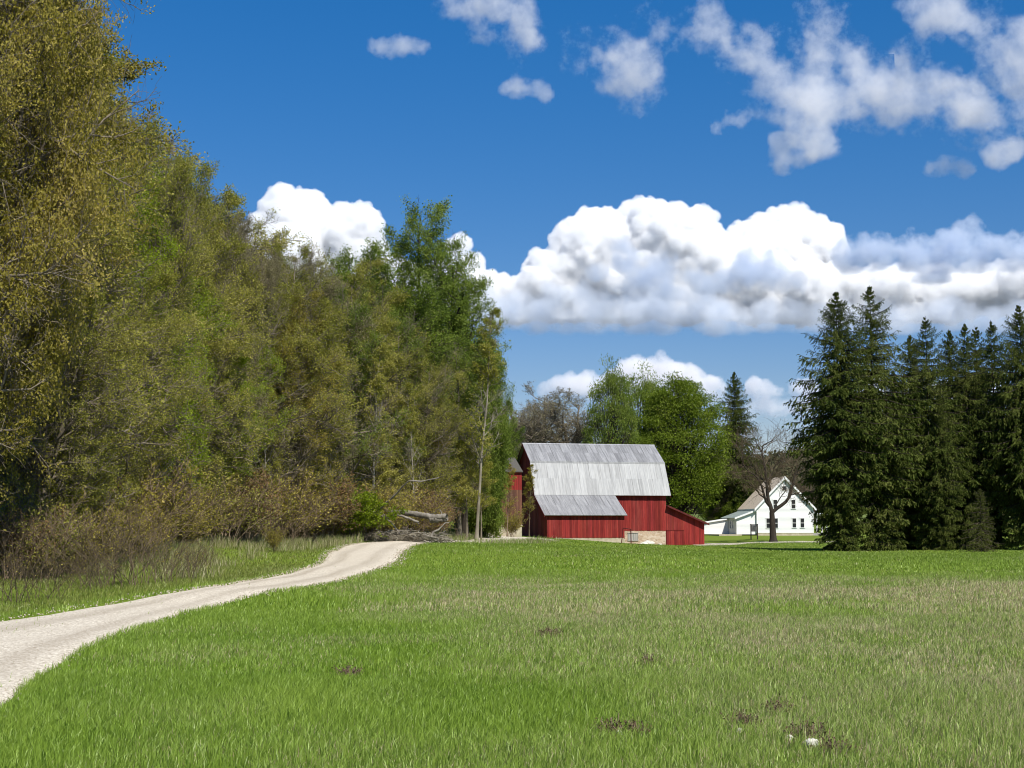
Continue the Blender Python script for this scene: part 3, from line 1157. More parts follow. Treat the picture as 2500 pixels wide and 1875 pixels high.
def leaves(pts, dirs, size, rng, jit=.1, aspect=.55, clump=.35):
    """pts (n,3): leaf positions; returns verts, quads, tint"""
    n = len(pts)
    p = pts + rng.normal(0, jit, (n, 3))
    a = unit(dirs * .6 + rng.normal(0, .7, (n, 3)))
    nn = unit(np.cross(a, rng.normal(0, 1, (n, 3))))
    b_ = nn
    sz = size * rng.uniform(.55, 1.35, (n, 1))
    bend = unit(np.cross(a, b_)) * sz * .22
    v0 = p
    v1 = p + a * sz * .5 + b_ * sz * aspect * .5 + bend
    v2 = p + a * sz
    v3 = p + a * sz * .5 - b_ * sz * aspect * .5 + bend
    V_ = np.stack([v0, v1, v2, v3], 1).reshape(-1, 3)
    F_ = np.arange(4 * n).reshape(n, 4)
    r = rng.uniform(0, 1, n)
    c_ = fbm(p[:, 0] * clump + p[:, 2] * .31, p[:, 1] * clump + p[:, 2] * .37, 5, 3)
    c_ = np.clip((c_ - .5) * 1.9 + .5, 0, 1)
    t3 = np.stack([r, c_, r], 1)
    return V_, F_, np.repeat(t3, 4, 0)


PROTO = {}


def proto_tree(key, H, seed, crown, n1=26, n2=9, n3=6, nl=10, lsize=.1, ang1=(45, 75), t0=.22, up1=.5, trunk_r=None, wob=.1, fork=0,
               l2=.42, l3=.5, up2=.3, leafjit=.09, sides=6, lean=.02, bare=False, droop=0, top_leaf=1.0, ang2=(30, 60), bare_share=.38):
    """crown(t)-> limb length as a share of H at relative height t"""
    rng = np.random.default_rng(seed)
    tr_r = trunk_r or H * .013
    k = 14
    s = np.linspace(0, 1, k)
    n0 = 1 + fork
    P0 = np.zeros((n0, k, 3))
    for q in range(n0):
        wx_ = np.cumsum(rng.normal(0, .012 * H / 3, k)) * s
        wy_ = np.cumsum(rng.normal(0, .012 * H / 3, k)) * s
        P0[q, :, 0] = wx_
        P0[q, :, 1] = wy_
        if q:
            a = rng.uniform(0, 2 * PI)
            b0 = .12 + .1 * q
            off = np.clip(s - b0, 0, 1) * H * .22
            P0[q, :, 0] += off * math.cos(a)
            P0[q, :, 1] += off * math.sin(a)
        P0[q, :, 2] = s * H * (1 if q == 0 else rng.uniform(.8, .97)) - .15
    flare = 1 + .6 * np.exp(-s * 25)
    R0 = np.repeat((tr_r * (1 - s * .88) * flare)[None], n0, 0)
    P1, R1, T1 = children(P0, R0, n1, t0, .985, ang1, lambda t, pl: H * crown(t), up1, tr_r * .5, 8, wob, rng, .68, .2)
    P2, R2, T2 = children(P1, R1, n2, .18, .98, ang2, lambda t, pl: pl * l2 * (1.15 - .55 * t), up2, .035, 6, wob * 1.3, rng, .6, .3, droop=droop)
    P3, R3, T3 = children(P2, R2, n3, .15, 1.0, (25, 65), lambda t, pl: pl * l3 * (1.1 - .5 * t), .15, .014, 4, wob * 1.5, rng, .6, .5, droop=droop)
    R1 = np.maximum(R1, .012)
    R2 = np.maximum(R2 * 1.25, .009)
    R3 = np.maximum(R3, .0055)
    V_, F_ = join([tubes(P0, R0, 9), tubes(P1, R1, sides), tubes(P2, R2, 4), tubes(P3, R3, 3)])
    trunk = np_mesh(key + '_trunk', V_, F_, None, True)
    crown_me = None
    if nl > 0:
        # leaves come in tufts: some twigs are full, others still bare
        ctr = P3[:, 2]
        dn = fbm(ctr[:, 0] * .75 + ctr[:, 2] * .35, ctr[:, 1] * .75 + ctr[:, 2] * .5, seed + 40, 3)
        P3 = P3[dn > np.quantile(dn, bare_share)]
        nl = int(round(nl / (1 - bare_share)))
        m = len(P3)
        t = rng.uniform(.15, 1, (m, nl))
        f = t * 3
        i = np.clip(f.astype(int), 0, 2)
        w = (f - i)[..., None]
        mi = np.arange(m)[:, None]
        pts = (P3[mi, i] * (1 - w) + P3[mi, i + 1] * w).reshape(-1, 3)
        dirs = unit(P3[mi, i + 1] - P3[mi, i]).reshape(-1, 3)
        # limb tips and branch tips too
        V2, F2, T2_ = leaves(pts, dirs, lsize, rng, leafjit)
        crown_me = np_mesh(key + '_crown', V2, F2, T2_)
    PROTO[key] = (trunk, crown_me, H)


def plant(key, x, y, h, name, label, cat='tree', group=None, leaf=None, bark=None, rot=None, wide=1.0, z=None, kind=None):
    trunk, crown_me, H = PROTO[key]
    s = h / H
    o = empty(name, (x, y, g1(x, y) if z is None else z), random.uniform(0, 2 * PI) if rot is None else rot)
    o.scale = (s * wide, s * wide, s)
    tag(o, label, cat, group)
    for nm, me_, mt in (('trunk', trunk, bark or M['bark']), ('crown', crown_me, leaf)):
        if me_ is None:
            continue
        if not me_.materials:
            me_.materials.append(mt)
        c_ = bpy.data.objects.new(nm, me_)
        C.objects.link(c_)
        c_.parent = o
        c_.material_slots[0].link = 'OBJECT'
        c_.material_slots[0].material = mt
    return o


def prof_round(w, lo=.1):
    return lambda t: w * (lo + (1 - lo) * np.sqrt(np.clip(1 - ((t - .5) / .53) ** 2, 0, 1)))


def prof_taper(w):
    return lambda t: w * (.3 + .9 * np.clip((1 - t) / .8, 0, 1) ** .75)


# spreading maple at the near left
proto_tree('maple', 17, 1, prof_round(.33, .25), n1=40, n2=13, n3=9, nl=14, lsize=.105, ang1=(50, 80), t0=.12, up1=.55, wob=.13, leafjit=.12, fork=1, lean=.1)
proto_tree('woodA', 16, 2, prof_round(.25, .2), n1=34, n2=12, n3=9, nl=8, lsize=.10, ang1=(45, 80), t0=.10, up1=.45, wob=.14, fork=1, leafjit=.1)
proto_tree('woodB', 16, 3, prof_round(.23, .3), n1=38, n2=12, n3=8, nl=8, lsize=.10, ang1=(45, 80), t0=.10, up1=.4, wob=.15, leafjit=.12)
proto_tree('woodC', 16, 4, prof_round(.21, .3), n1=36, n2=12, n3=8, nl=8, lsize=.09, ang1=(25, 50), t0=.10, up1=1.0, wob=.09, fork=2, leafjit=.1)
proto_tree('sapling', 11, 5, prof_taper(.16), n1=26, n2=8, n3=6, nl=9, lsize=.10, ang1=(35, 65), t0=.25, up1=.8, wob=.1, trunk_r=.07, leafjit=.08)
# tall open tree at the end of the wood: clumped foliage
proto_tree('tall', 22, 6, prof_round(.17, .5), n1=26, n2=10, n3=9, nl=9, lsize=.14, bare_share=.22, ang1=(30, 62), t0=.2, up1=.5, wob=.14, fork=1, leafjit=.18, l2=.40, l3=.40)
proto_tree('tallB', 20, 16, prof_round(.22), n1=26, n2=10, n3=9, nl=9, lsize=.14, bare_share=.22, ang1=(35, 65), t0=.2, up1=.5, wob=.14, fork=1, leafjit=.18, l2=.40, l3=.40)
# dense round lush maple behind the barn
proto_tree('lush', 15, 7, prof_round(.36, .3), n1=46, n2=12, n3=9, nl=14, lsize=.18, ang1=(60, 95), t0=.05, up1=.25, wob=.16, fork=2, leafjit=.24, sides=5)
proto_tree('lushB', 14, 8, prof_taper(.27), n1=22, n2=9, n3=9, nl=10, lsize=.17, ang1=(35, 65), t0=.1, up1=.7, wob=.13, fork=1, leafjit=.2)
proto_tree('budding', 12, 9, prof_round(.30, .4), n1=24, n2=10, n3=12, nl=2, lsize=.09, ang1=(50, 85), t0=.18, up1=.6, wob=.2, bare_share=.2, fork=2, leafjit=.06, trunk_r=.28)
proto_tree('thin', 14, 10, prof_taper(.13), n1=24, n2=7, n3=6, nl=6, lsize=.10, ang1=(25, 50), t0=.3, up1=.9, wob=.10, trunk_r=.08, leafjit=.07)


def proto_dome(key, H, seed, rx, zc, rz_, nclump=420, nleaf=130, lsize=.19, crad=.95, nl0=70):
    """broad maple: limbs fan out to leaf clumps that lie in and under a lumpy dome"""
    rng = np.random.default_rng(seed)
    d = unit(rng.normal(size=(nclump, 3)))
    d[:, 2] = np.where(d[:, 2] < -.75, -d[:, 2], d[:, 2])
    rr = rng.uniform(.25, 1, nclump) ** .38
    lump = .82 + .36 * fbm(np.arctan2(d[:, 1], d[:, 0]) * 2.2 + 9, d[:, 2] * 3.2 + 5, seed, 2)
    c = d * (rr * lump)[:, None] * np.array([rx, rx, rz_]) + np.array([0, 0, zc])
    c[:, 2] = np.maximum(c[:, 2], .8)
    # limbs
    t = np.clip((c[:, 2] - 1.2) / H * .62, .03, .8)
    base = np.stack([0 * t, 0 * t, t * H], 1)
    u = np.linspace(0, 1, 9)
    P1 = base[:, None] * (1 - u)[None, :, None] + c[:, None] * u[None, :, None]
    P1[..., 2] += (np.sin(u * PI) * -.06 * H * (1 - t[:, None]) * .6)
    P1[:, 1:-1] += rng.normal(0, .09, P1[:, 1:-1].shape)
    R1 = (.035 + .05 * rng.random((nclump, 1))) * (1 - .8 * u)[None]
    P2, R2, _ = children(P1, R1, 5, .5, 1, (25, 70), lambda tt, pl: crad * 1.2 + 0 * tt, .3, .02, 5, .15, rng)
    s = np.linspace(0, 1, 10)
    P0 = np.zeros((1, 10, 3))
    P0[0, :, 2] = s * H * .85 - .2
    P0[0, :, 0] = np.cumsum(rng.normal(0, .04, 10)) * s
    V_, F_ = join([tubes(P0, (H * .022 * (1 - s * .85))[None], 10), tubes(P1, R1, 4), tubes(P2, np.maximum(R2, .008), 3)])
    tr = np_mesh(key + '_trunk', V_, F_, None, True)
    q = unit(rng.normal(size=(nclump, nleaf, 3))) * (rng.random((nclump, nleaf, 1)) ** .5)
    cr_ = crad * rng.uniform(.6, 1.35, (nclump, 1, 1))
    pts = c[:, None] + q * cr_ * np.array([1.15, 1.15, .62])
    dirs = unit(q + d[:, None] * .6 + np.array([0, 0, -.25]))
    V2, F2, T2_ = leaves(pts.reshape(-1, 3), dirs.reshape(-1, 3), lsize, rng, .06)
    T2_[:, 1] = np.clip(T2_[:, 1] * .5 + np.repeat(np.repeat(rng.random(nclump), nleaf), 4) * .5, 0, 1)
    PROTO[key] = (tr, np_mesh(key + '_crown', V2, F2, T2_), H)


proto_dome('dome', 14, 61, 4.6, 7.3, 6.9)
proto_dome('domeB', 12, 62, 3.6, 6.6, 5.4, nclump=230, nleaf=110, crad=.8, lsize=.17)


def proto_spruce(key, H, seed, rmax, nwh=44, per=6, light=False, gaps=.12, lowest=.02, spray=15, power=.8, csize=.22, ns=5, cap=3.9):
    rng = np.random.default_rng(seed)
    k = 12
    s = np.linspace(0, 1, k)
    P0 = np.zeros((1, k, 3))
    P0[0, :, 0] = np.cumsum(rng.normal(0, .02, k)) * s
    P0[0, :, 1] = np.cumsum(rng.normal(0, .02, k)) * s
    P0[0, :, 2] = s * H - .1
    R0 = (H * .0085 * (1 - s * .97))[None] + .006
    br = []
    L1 = []
    for i in range(nwh):
        t = lowest + (1 - lowest) * ((i + rng.uniform(-.3, .3)) / nwh)
        t = min(max(t, .01), .985)
        for j_ in range(per):
            if rng.random() < gaps:
                continue
            a = (j_ + rng.uniform(-.35, .35)) / per * 2 * PI + i * 1.1
            Lb = rmax * ((1 - t) ** power * 1.0 + .03) * rng.uniform(.6, 1.22)
            Lb = min(Lb, cap * (.5 + .5 * min(max((t - .18) / .3, 0), 1)) * rng.uniform(.72, 1.1))
            if t > .9:
                Lb *= (1.03 - t) / .13
            if t < .1:
                Lb *= .9
            z0 = t * H
            kk = 8
            u = np.linspace(0, 1, kk)
            tb = min(max((t - .55) / .4, 0), 1)
            start = rng.uniform(.05, .3) * (1 - tb) + rng.uniform(.3, .8) * tb
            z = z0 + Lb * (start * u - (.62 - .38 * tb) * u ** 1.7 + .28 * u ** 4)
            rad = Lb * u * (1 - .05 * u)
            bend = rng.normal(0, .18)
            aa = a + bend * u
            br.append(np.stack([rad * np.cos(aa), rad * np.sin(aa), z], 1))
            L1.append(Lb)
    P1 = np.array(br)
    L1 = np.array(L1)
    R1 = (.012 + .012 * L1[:, None]) * (1 - .75 * np.linspace(0, 1, 8))[None]
    V_, F_ = join([tubes(P0, R0, 8), tubes(P1, R1, 4)])
    tr = np_mesh(key + '_trunk', V_, F_, None, True)
    # sprays: short side twigs that droop from each branch, clothed in needle blades
    nb = len(P1)
    nsp = spray
    t = rng.uniform(.03, 1, (nb, nsp))
    f = t * 7
    i = np.clip(f.astype(int), 0, 6)
    w = (f - i)[..., None]
    mi = np.arange(nb)[:, None]
    base = P1[mi, i] * (1 - w) + P1[mi, i + 1] * w
    d = unit(P1[mi, i + 1] - P1[mi, i])
    side = unit(np.cross(d, np.array([0, 0, 1.]))) * rng.choice([-1, 1], (nb, nsp, 1))
    sl_ = (.16 + .34 * rng.random((nb, nsp, 1))) * np.clip(L1[:, None, None] / 2.2, .12, 1.35) * (1.15 - .35 * t[..., None])
    down = np.array([0, 0, -1.])
    dirs = unit(d * rng.uniform(.2, 1, (nb, nsp, 1)) + side * rng.uniform(.1, 1.0, (nb, nsp, 1)) + down * rng.uniform(.1, 1.5, (nb, nsp, 1)))
    base = base.reshape(-1, 3)
    dirs = dirs.reshape(-1, 3)
    sl_ = sl_.reshape(-1, 1)
    q = ns
    tt_ = rng.uniform(0, 1, (len(base), q, 1))
    pts = base[:, None] + dirs[:, None] * sl_[:, None] * tt_ + np.array([0, 0, -.12]) * tt_ ** 2
    dd = np.broadcast_to(dirs[:, None], pts.shape)
    pts = pts.reshape(-1, 3)
    tz = np.clip(1.04 - pts[:, 2:3] / H, .06, 1) ** .28
    dd = unit(dd.reshape(-1, 3) + np.array([0, 0, -.35]) + rng.normal(0, .35, (len(pts), 3)))
    n = len(pts)
    sz = csize * rng.uniform(.6, 1.3, (n, 1)) * np.repeat(np.clip(sl_ * 2.4, .5, 1.3), q, 0) * tz
    pb = unit(np.cross(dd, rng.normal(0, 1, (n, 3))))
    p0 = pts - dd * sz * .2
    v1 = pts + dd * sz * .35 + pb * sz * .17
    v2 = pts + dd * sz
    v3 = pts + dd * sz * .35 - pb * sz * .17
    V_ = np.stack([p0, v1, v2, v3], 1).reshape(-1, 3)
    F_ = np.arange(4 * n).reshape(n, 4)
    c_ = fbm(pts[:, 0] * .5 + pts[:, 2] * .31, pts[:, 1] * .5 + pts[:, 2] * .37, 6, 3)
    c_ = np.clip((c_ - .5) * 2 + .5, 0, 1)
    col = np.repeat(np.stack([rng.random(n), c_, c_], 1), 4, 0)
    PROTO[key] = (tr, np_mesh(key + '_crown', V_, F_, col), H)


proto_spruce('spruceA', 19, 21, 6.0, nwh=84, per=6, gaps=.2, spray=46, ns=7, power=.82, csize=.25)
proto_spruce('spruceB', 19, 22, 5.4, nwh=76, per=6, gaps=.24, spray=44, ns=7, power=.85, csize=.25)
proto_spruce('spruceC', 17, 23, 4.8, nwh=78, per=6, gaps=.2, spray=42, ns=7, power=.78, csize=.25)
proto_spruce('spruceD', 18, 25, 4.6, nwh=66, per=6, gaps=.3, spray=42, ns=7, power=.7, csize=.26, cap=3.4)
proto_spruce('young', 6, 24, 2.1, nwh=26, per=7, gaps=.08, spray=16, csize=.2)


def proto_shrub(key, H, seed, nst=16, nl=5, lsize=.07, spread=.5, n2=7, n3=4):
    rng = np.random.default_rng(seed)
    k = 8
    s = np.linspace(0, 1, k)
    a = rng.uniform(0, 2 * PI, nst)
    lean = rng.uniform(.05, spread, nst)
    hh = H * rng.uniform(.55, 1, nst)
    P0 = np.zeros((nst, k, 3))
    b0 = rng.normal(0, .22 * H * spread, (nst, 2))
    wob = np.cumsum(rng.normal(0, .035 * H, (nst, k, 2)), 1) * s[None, :, None]
    P0[..., 0] = b0[:, :1] + np.cos(a)[:, None] * lean[:, None] * H * s[None] ** 1.3 + wob[..., 0]
    P0[..., 1] = b0[:, 1:] + np.sin(a)[:, None] * lean[:, None] * H * s[None] ** 1.3 + wob[..., 1]
    P0[..., 2] = hh[:, None] * s[None] - .05
    R0 = (.012 + .006 * rng.random((nst, 1))) * (1 - .7 * s[None])
    P1, R1, _ = children(P0, R0, n2, .2, .98, (20, 55), lambda t, pl: pl * .38 * (1.2 - .6 * t), .5, .01, 5, .14, rng, .7, .4)
    P2, R2, _ = children(P1, R1, n3, .2, 1, (20, 60), lambda t, pl: pl * .5, .2, .006, 4, .16, rng, .7, .5)
    R0, R1, R2 = np.maximum(R0, .009), np.maximum(R1, .007), np.maximum(R2, .005)
    V_, F_ = join([tubes(P0, R0, 5), tubes(P1, R1, 3), tubes(P2, R2, 3)])
    tr = np_mesh(key + '_stems', V_, F_, None, True)
    cr = None
    if nl:
        m = len(P2)
        t = rng.uniform(.1, 1, (m, nl))
        f = t * 3
        i = np.clip(f.astype(int), 0, 2)
        w = (f - i)[..., None]
        mi = np.arange(m)[:, None]
        pts = (P2[mi, i] * (1 - w) + P2[mi, i + 1] * w).reshape(-1, 3)
        dirs = unit(P2[mi, i + 1] - P2[mi, i]).reshape(-1, 3)
        V2, F2, T2_ = leaves(pts, dirs, lsize, rng, .04, clump=.9)
        cr = np_mesh(key + '_leaves', V2, F2, T2_)
    PROTO[key] = (tr, cr, H)


proto_shrub('shrubA', 2.4, 31, nst=20, nl=7, lsize=.085, n2=9, n3=5)
proto_shrub('shrubB', 1.8, 32, nst=24, nl=3, lsize=.07, spread=.7, n2=9, n3=5)
proto_shrub('bush', 3.2, 33, nst=16, nl=16, lsize=.12, spread=.55, n2=9, n3=6)
proto_shrub('brush', 2.6, 34, nst=15, nl=2, lsize=.06, spread=.8, n2=6, n3=2)


EPX = [-139, 73, 239, 370, 524, 600, 725, 900, 1005, 1078, 1103]
EY = [30, 38, 48, 57, 67, 71, 77, 85, 93, 105, 112]


def tree_px(key, px, Y, top, name, label, leaf, bark=None, wide=1.0, group=None, rot=None):
    """a tree standing at the distance Y in the direction of photograph column px whose top reaches row top"""
    if px < 1110 and Y < 125:
        Y = max(Y, float(np.interp(px, EPX, EY)) + (0.2 if key == 'thin' else 2.6 if key == 'sapling' else 1.2) + 1.5 * random.random() * (key != 'thin'))
    x = xat(px, Y)
    z0 = g1(x, Y)
    h = zat(top, Y) - z0
    return plant(key, x, Y, h, name, label, 'tree', group, leaf, bark, rot, wide)


GW = 'trees of the hillside wood on the left'
T = tree_px
# near maples on the left edge (rows above the frame are negative)
T('maple', -60, 34, -250, 'maple_tree', 'tall brown-budded maple at the left border, reaching above the top of the picture', M['lf_brown'], M['bark_tan'], .57, GW, 0.3)
T('maple', -190, 31, -200, 'maple_tree', 'brown-budded maple cut by the left border whose low limbs overhang the path', M['lf_brown'], M['bark_tan'], .7, GW, 2.1)
T('woodA', 120, 45, 80, 'maple_tree', 'tall budding maple right behind the one at the left border', M['lf_brown'], M['bark_tan'], .8, GW)
T('woodA', 10, 42, 0, 'maple_tree', 'budding maple deep behind the near maples at the left border', M['lf_olive'], M['bark_tan'], 1.05, GW)
T('woodB', 265, 44, 470, 'green_tree', 'fresh green tree between the brown maples and the tall olive trees', M['lf_green'], M['bark_tan'], 1.0, GW)
T('woodC', 345, 56, 374, 'olive_tree', 'olive upright-twigged tree, highest of the wood right of the near maples', M['lf_olive'], M['bark_tan'], .68, GW)
T('woodC', 400, 58, 440, 'olive_tree', 'olive upright-twigged tree just right of the highest one', M['lf_olive'], M['bark_tan'], .68, GW, 1.9)
T('woodA', 462, 60, 545, 'olive_tree', 'olive tree on the falling outline left of the white cumulus', M['lf_olive'], M['bark_tan'], 1.0, GW)
T('woodC', 560, 66, 585, 'budding_tree', 'thin-twigged budding tree in front of the left foot of the cumulus', M['lf_grey'], M['bark_tan'], .68, GW)
T('woodA', 330, 50, 560, 'green_tree', 'yellow-green tree below the gap between maples and olive trees', M['lf_green'], M['bark_tan'], .9, GW, 4)
T('woodB', 700, 78, 640, 'olive_tree', 'olive-brown tree below the small dark conifer tip', M['lf_olive'], M['bark_tan'], 1.05, GW)
T('woodA', 765, 84, 672, 'budding_tree', 'sparse grey budding tree left of the bright green tree', M['lf_grey'], M['bark_tan'], .9, GW)
T('tallB', 890, 100, 632, 'green_tree', 'bright green rounded tree left of the tallest tree at the end of the wood', M['lf_mid'], M['bark'], 1.1, GW)
T('tall', 1010, 118, 524, 'tall_tree', 'tallest open green tree at the right end of the wood', M['lf_mid'], M['bark_dark'], 1.0, GW, .6)
T('tall', 1082, 116, 580, 'tall_tree', 'second tall open tree, just right of the tallest at the end of the wood', M['lf_mid'], M['bark_dark'], .95, GW, 3.3)
T('tallB', 1135, 120, 700, 'green_tree', 'leafy green tree stepping down right of the two tall trees', M['lf_mid'], M['bark_dark'], .95, GW, 1)
T('lush', 1172, 122, 860, 'green_tree', 'dense green tree at the right edge of the wood above the red shed', M['lf_mid'], M['bark_dark'], .5, GW, 1)
T('woodB', 1120, 104, 860, 'green_tree', 'olive green tree in front of the two tall trees', M['lf_mid'], M['bark_tan'], 1.05, GW)
T('spruceC', 752, 92, 640, 'spruce_tree', 'dark conifer tip peeping over the wood left of the cumulus', M['needle'], None, .8, GW)
T('tallB', 1215, 172, 1000, 'green_tree', 'low leafy tree behind the red shed', M['lf_mid'], M['bark_dark'], .8, GW)
# front ranks of the wood
front = [('woodB', 430, 50, 700, 'lf_olive'), ('woodA', 500, 56, 720, 'lf_olive'), ('woodB', 580, 62, 760, 'lf_green'), ('woodA', 690, 72, 760, 'lf_brown'),
         ('woodB', 760, 80, 760, 'lf_olive'), ('woodB', 830, 84, 740, 'lf_mid'), ('woodA', 900, 92, 780, 'lf_olive'), ('woodB', 965, 96, 800, 'lf_mid'),
         ('woodA', 1020, 98, 880, 'lf_olive'), ('woodB', 640, 66, 690, 'lf_olive'), ('woodA', 850, 96, 690, 'lf_olive'), ('woodA', 940, 104, 740, 'lf_green'),
         ('woodB', 340, 44, 760, 'lf_brown'), ('woodA', 230, 40, 640, 'lf_olive'), ('woodB', 190, 36, 600, 'lf_olive'), ('woodA', 480, 50, 860, 'lf_green'),
         ('woodA', 700, 88, 700, 'lf_brown'), ('woodC', 580, 74, 640, 'lf_olive'), ('woodA', 90, 38, 700, 'lf_olive'), ('woodB', 1060, 104, 900, 'lf_olive'),
         ('woodB', 750, 100, 690, 'lf_olive'), ('woodC', 830, 104, 680, 'lf_mid'), ('woodB', 300, 46, 640, 'lf_olive'), ('woodA', 380, 52, 660, 'lf_green'), ('woodB', 450, 58, 640, 'lf_olive')]
for i, (k_, px, Y, top, lf_) in enumerate(front):
    T(k_, px, Y, top, 'woodland_tree', 'slender budding tree crowded among its like in the middle of the hillside wood', M[lf_], M['bark_tan'], 1.05, GW)
saps = [(395, 42, 960, 'lf_brown'), (300, 38, 900, 'lf_olive'), (450, 46, 1010, 'lf_brown'), (520, 50, 1000, 'lf_olive'), (575, 56, 980, 'lf_brown'), (640, 62, 1010, 'lf_olive'),
        (700, 68, 1020, 'lf_brown'), (745, 74, 960, 'lf_olive'), (800, 80, 990, 'lf_olive'), (855, 85, 1000, 'lf_olive'), (915, 88, 960, 'lf_olive'),
        (985, 92, 980, 'lf_olive'), (1035, 95, 940, 'lf_brown'), (1090, 98, 1010, 'lf_olive'), (1140, 100, 1040, 'lf_olive'), (1175, 104, 1080, 'lf_olive'), (210, 35, 1000, 'lf_brown'), (110, 33, 1040, 'lf_olive')]
for i, (px, Y, top, lf_) in enumerate(saps):
    T('sapling', px, Y, top, 'sapling', 'thin olive sapling at the foot of the hillside wood', M[lf_], M['bark_tan'], 1.35, 'saplings at the foot of the wood')
# pale slim trunks
for (px, Y, top, lean, lab) in ((868, 84, 800, 3, 'pale thin trunk leaning slightly, left above the fallen log'), (1128, 99, 760, 4, 'pale slim trunk with few leaves, rightmost at the edge of the wood'),
                                (1092, 96, 860, 5, 'pale slim trunk just left of the rightmost pale trunk'), (975, 90, 940, -3, 'pale crooked trunk directly behind the fallen log'),
                                (815, 86, 860, 1, 'pale trunk left of the one above the fallen log'), (700, 78, 900, -2, 'thin pale trunk rising from the russet shrubs in the middle of the wood edge'),
                                (600, 72, 930, 2, 'thin pale trunk, leftmost of the pale ones at the wood edge'), (1050, 94, 980, -4, 'short pale trunk between the fallen log and the two right pale trunks'),
                                (760, 80, 760, 1, 'highest pale trunk in the middle of the wood edge')):
    o_ = T('thin', px, Y, top, 'pale_trunk_tree', lab, M['lf_olive'], M['bark_pale'], 1.3, 'slim pale trees at the edge of the wood')
    o_.location.x += 1.0
    o_.rotation_euler[1] = R(lean)


# back rank that closes the wood
rg = np.random.default_rng(5)
for i in range(26):
    px = -60 + i * 47
    Y = 62 + max(0, px) * .062 + rg.uniform(0, 14)
    top = np.interp(px, [-100, 300, 400, 600, 800, 1000, 1160], [-40, 460, 470, 640, 730, 760, 900]) + rg.uniform(0, 60)
    T(rg.choice(['woodA', 'woodB']), px, Y, top, 'background_tree', 'brown tree far inside the hillside wood, mostly screened by the trees before it', M[rg.choice(['lf_brown', 'lf_olive'])], None, 1.15, 'inner trees of the hillside wood')

# shrubs along the foot of the wood
rg = np.random.default_rng(8)
GS = 'shrubs along the foot of the wood'


def shrub_px(key, px, Y, h, leaf, label, name='shrub', bark=None, wide=1.1, dx=0):
    x = xat(px, Y) + dx
    return plant(key, x, Y, h, name, label, 'shrub', GS, leaf, bark or M['twig'], None, wide)


for i in range(92):
    Y = 34 + (100 - 34) * (i / 91) ** .9 + rg.uniform(-.5, .5)
    x = wood_edge(Y) - rg.uniform(-.9, 2.2)
    kd = rg.choice(['shrubA', 'shrubB', 'brush', 'shrubB'])
    lf_ = rg.choice(['lf_red', 'lf_brown', 'lf_brown', 'lf_olive'])
    lab = {'lf_red': 'russet twiggy shrub at the foot of the wood', 'lf_brown': 'brown budding shrub at the foot of the wood', 'lf_olive': 'olive leaved shrub at the foot of the wood'}[lf_]
    plant(kd, x, Y, rg.uniform(1.5, 3.1) * (1.1 if Y > 50 else .8), 'shrub', lab, 'shrub', GS, M[lf_], M['twig'], None, 1.15)
for (px, Y, h) in ((30, 29, 1.5), (110, 30, 1.2), (190, 32.0, 1.1), (300, 34, 2.3), (340, 35, 2.0), (245, 33, 1.2), (410, 37, 1.6), (470, 41, 1.4), (500, 45, 1.1)):
    shrub_px('brush', px, Y, h * .82, M['lf_brown'], 'dark bare twiggy brush close to the bend of the path', 'brush', M['bark_brush'])
for (px, Y, h, lab) in ((868, 80, 2.7, 'round bright green bush left of the fallen log'), (835, 82, 2.2, 'bright green bush left of the roundest green bush')):
    plant('bush', xat(px, Y), Y, h, 'green_bush', lab, 'bush', None, M['lf_green'], M['bark'], None, 1.15)
plant('shrubA', xat(668, 62), 62, 1.0, 'shrub', 'small lone brown seedling shrub on the grass verge', 'shrub', None, M['lf_brown'], M['twig'], None, .8)
plant('shrubA', xat(1250, 140), 140, 2.4, 'shrub', 'twiggy shrub before the stone base of the shed', 'shrub', None, M['lf_brown'], M['twig'], 1.0, 1.0)
plant('thin', xat(1238, 138), 138, 7.0, 'sapling', 'brown twiggy sapling veiling the wall of the red shed', 'sapling', None, M['lf_brown'], M['twig'], 2.0, 1.6)
plant('thin', xat(1292, 146), 146, 7.4, 'sapling', 'thin twiggy sapling standing before the dark end of the barn', 'sapling', None, M['lf_brown'], M['bark_brush'], 1.0, 1.5)

# trees behind the barn and the house
tree_px('budding', 1325, 196, 968, 'bare_tree', 'grey bare crown just starting to bud above the left half of the barn roof', M['lf_grey'], M['bark_tan'], 1.6)
tree_px('budding', 1412, 200, 985, 'bare_tree', 'grey bare crown just starting to bud, right of its twin above the barn roof', M['lf_grey'], M['bark_tan'], 1.55)
tree_px('budding', 1270, 204, 1005, 'bare_tree', 'low bare budding tree between the wood and the bare crowns above the barn', M['lf_grey'], M['bark_tan'], 1.5)
tree_px('domeB', 1494, 190, 893, 'green_tree', 'tall open green tree with a double top above the barn roof', M['lf_mid'], M['bark_dark'], .5)
tree_px('domeB', 1576, 222, 908, 'green_tree', 'feathery green tree between the double-topped tree and the round maple', M['lf_mid'], M['bark_dark'], .6)
tree_px('dome', 1664, 216, 932, 'round_maple', 'large round lush green maple right behind the barn', M['lf_lush'], M['bark_dark'], .9, None, .5)
tree_px('dome', 1745, 244, 1110, 'green_tree', 'lower lush green tree at the right foot of the round maple', M['lf_lush'], M['bark_dark'], .75)
tree_px('dome', 1556, 200, 1070, 'green_tree', 'low green tree directly behind the barn roof, left of the round maple', M['lf_lush'], M['bark_dark'], .7)
tree_px('spruceC', 1798, 226, 903, 'spruce_tree', 'single dark spruce between the round maple and the house', M['needle'], M['bark_dark'], 1.0)
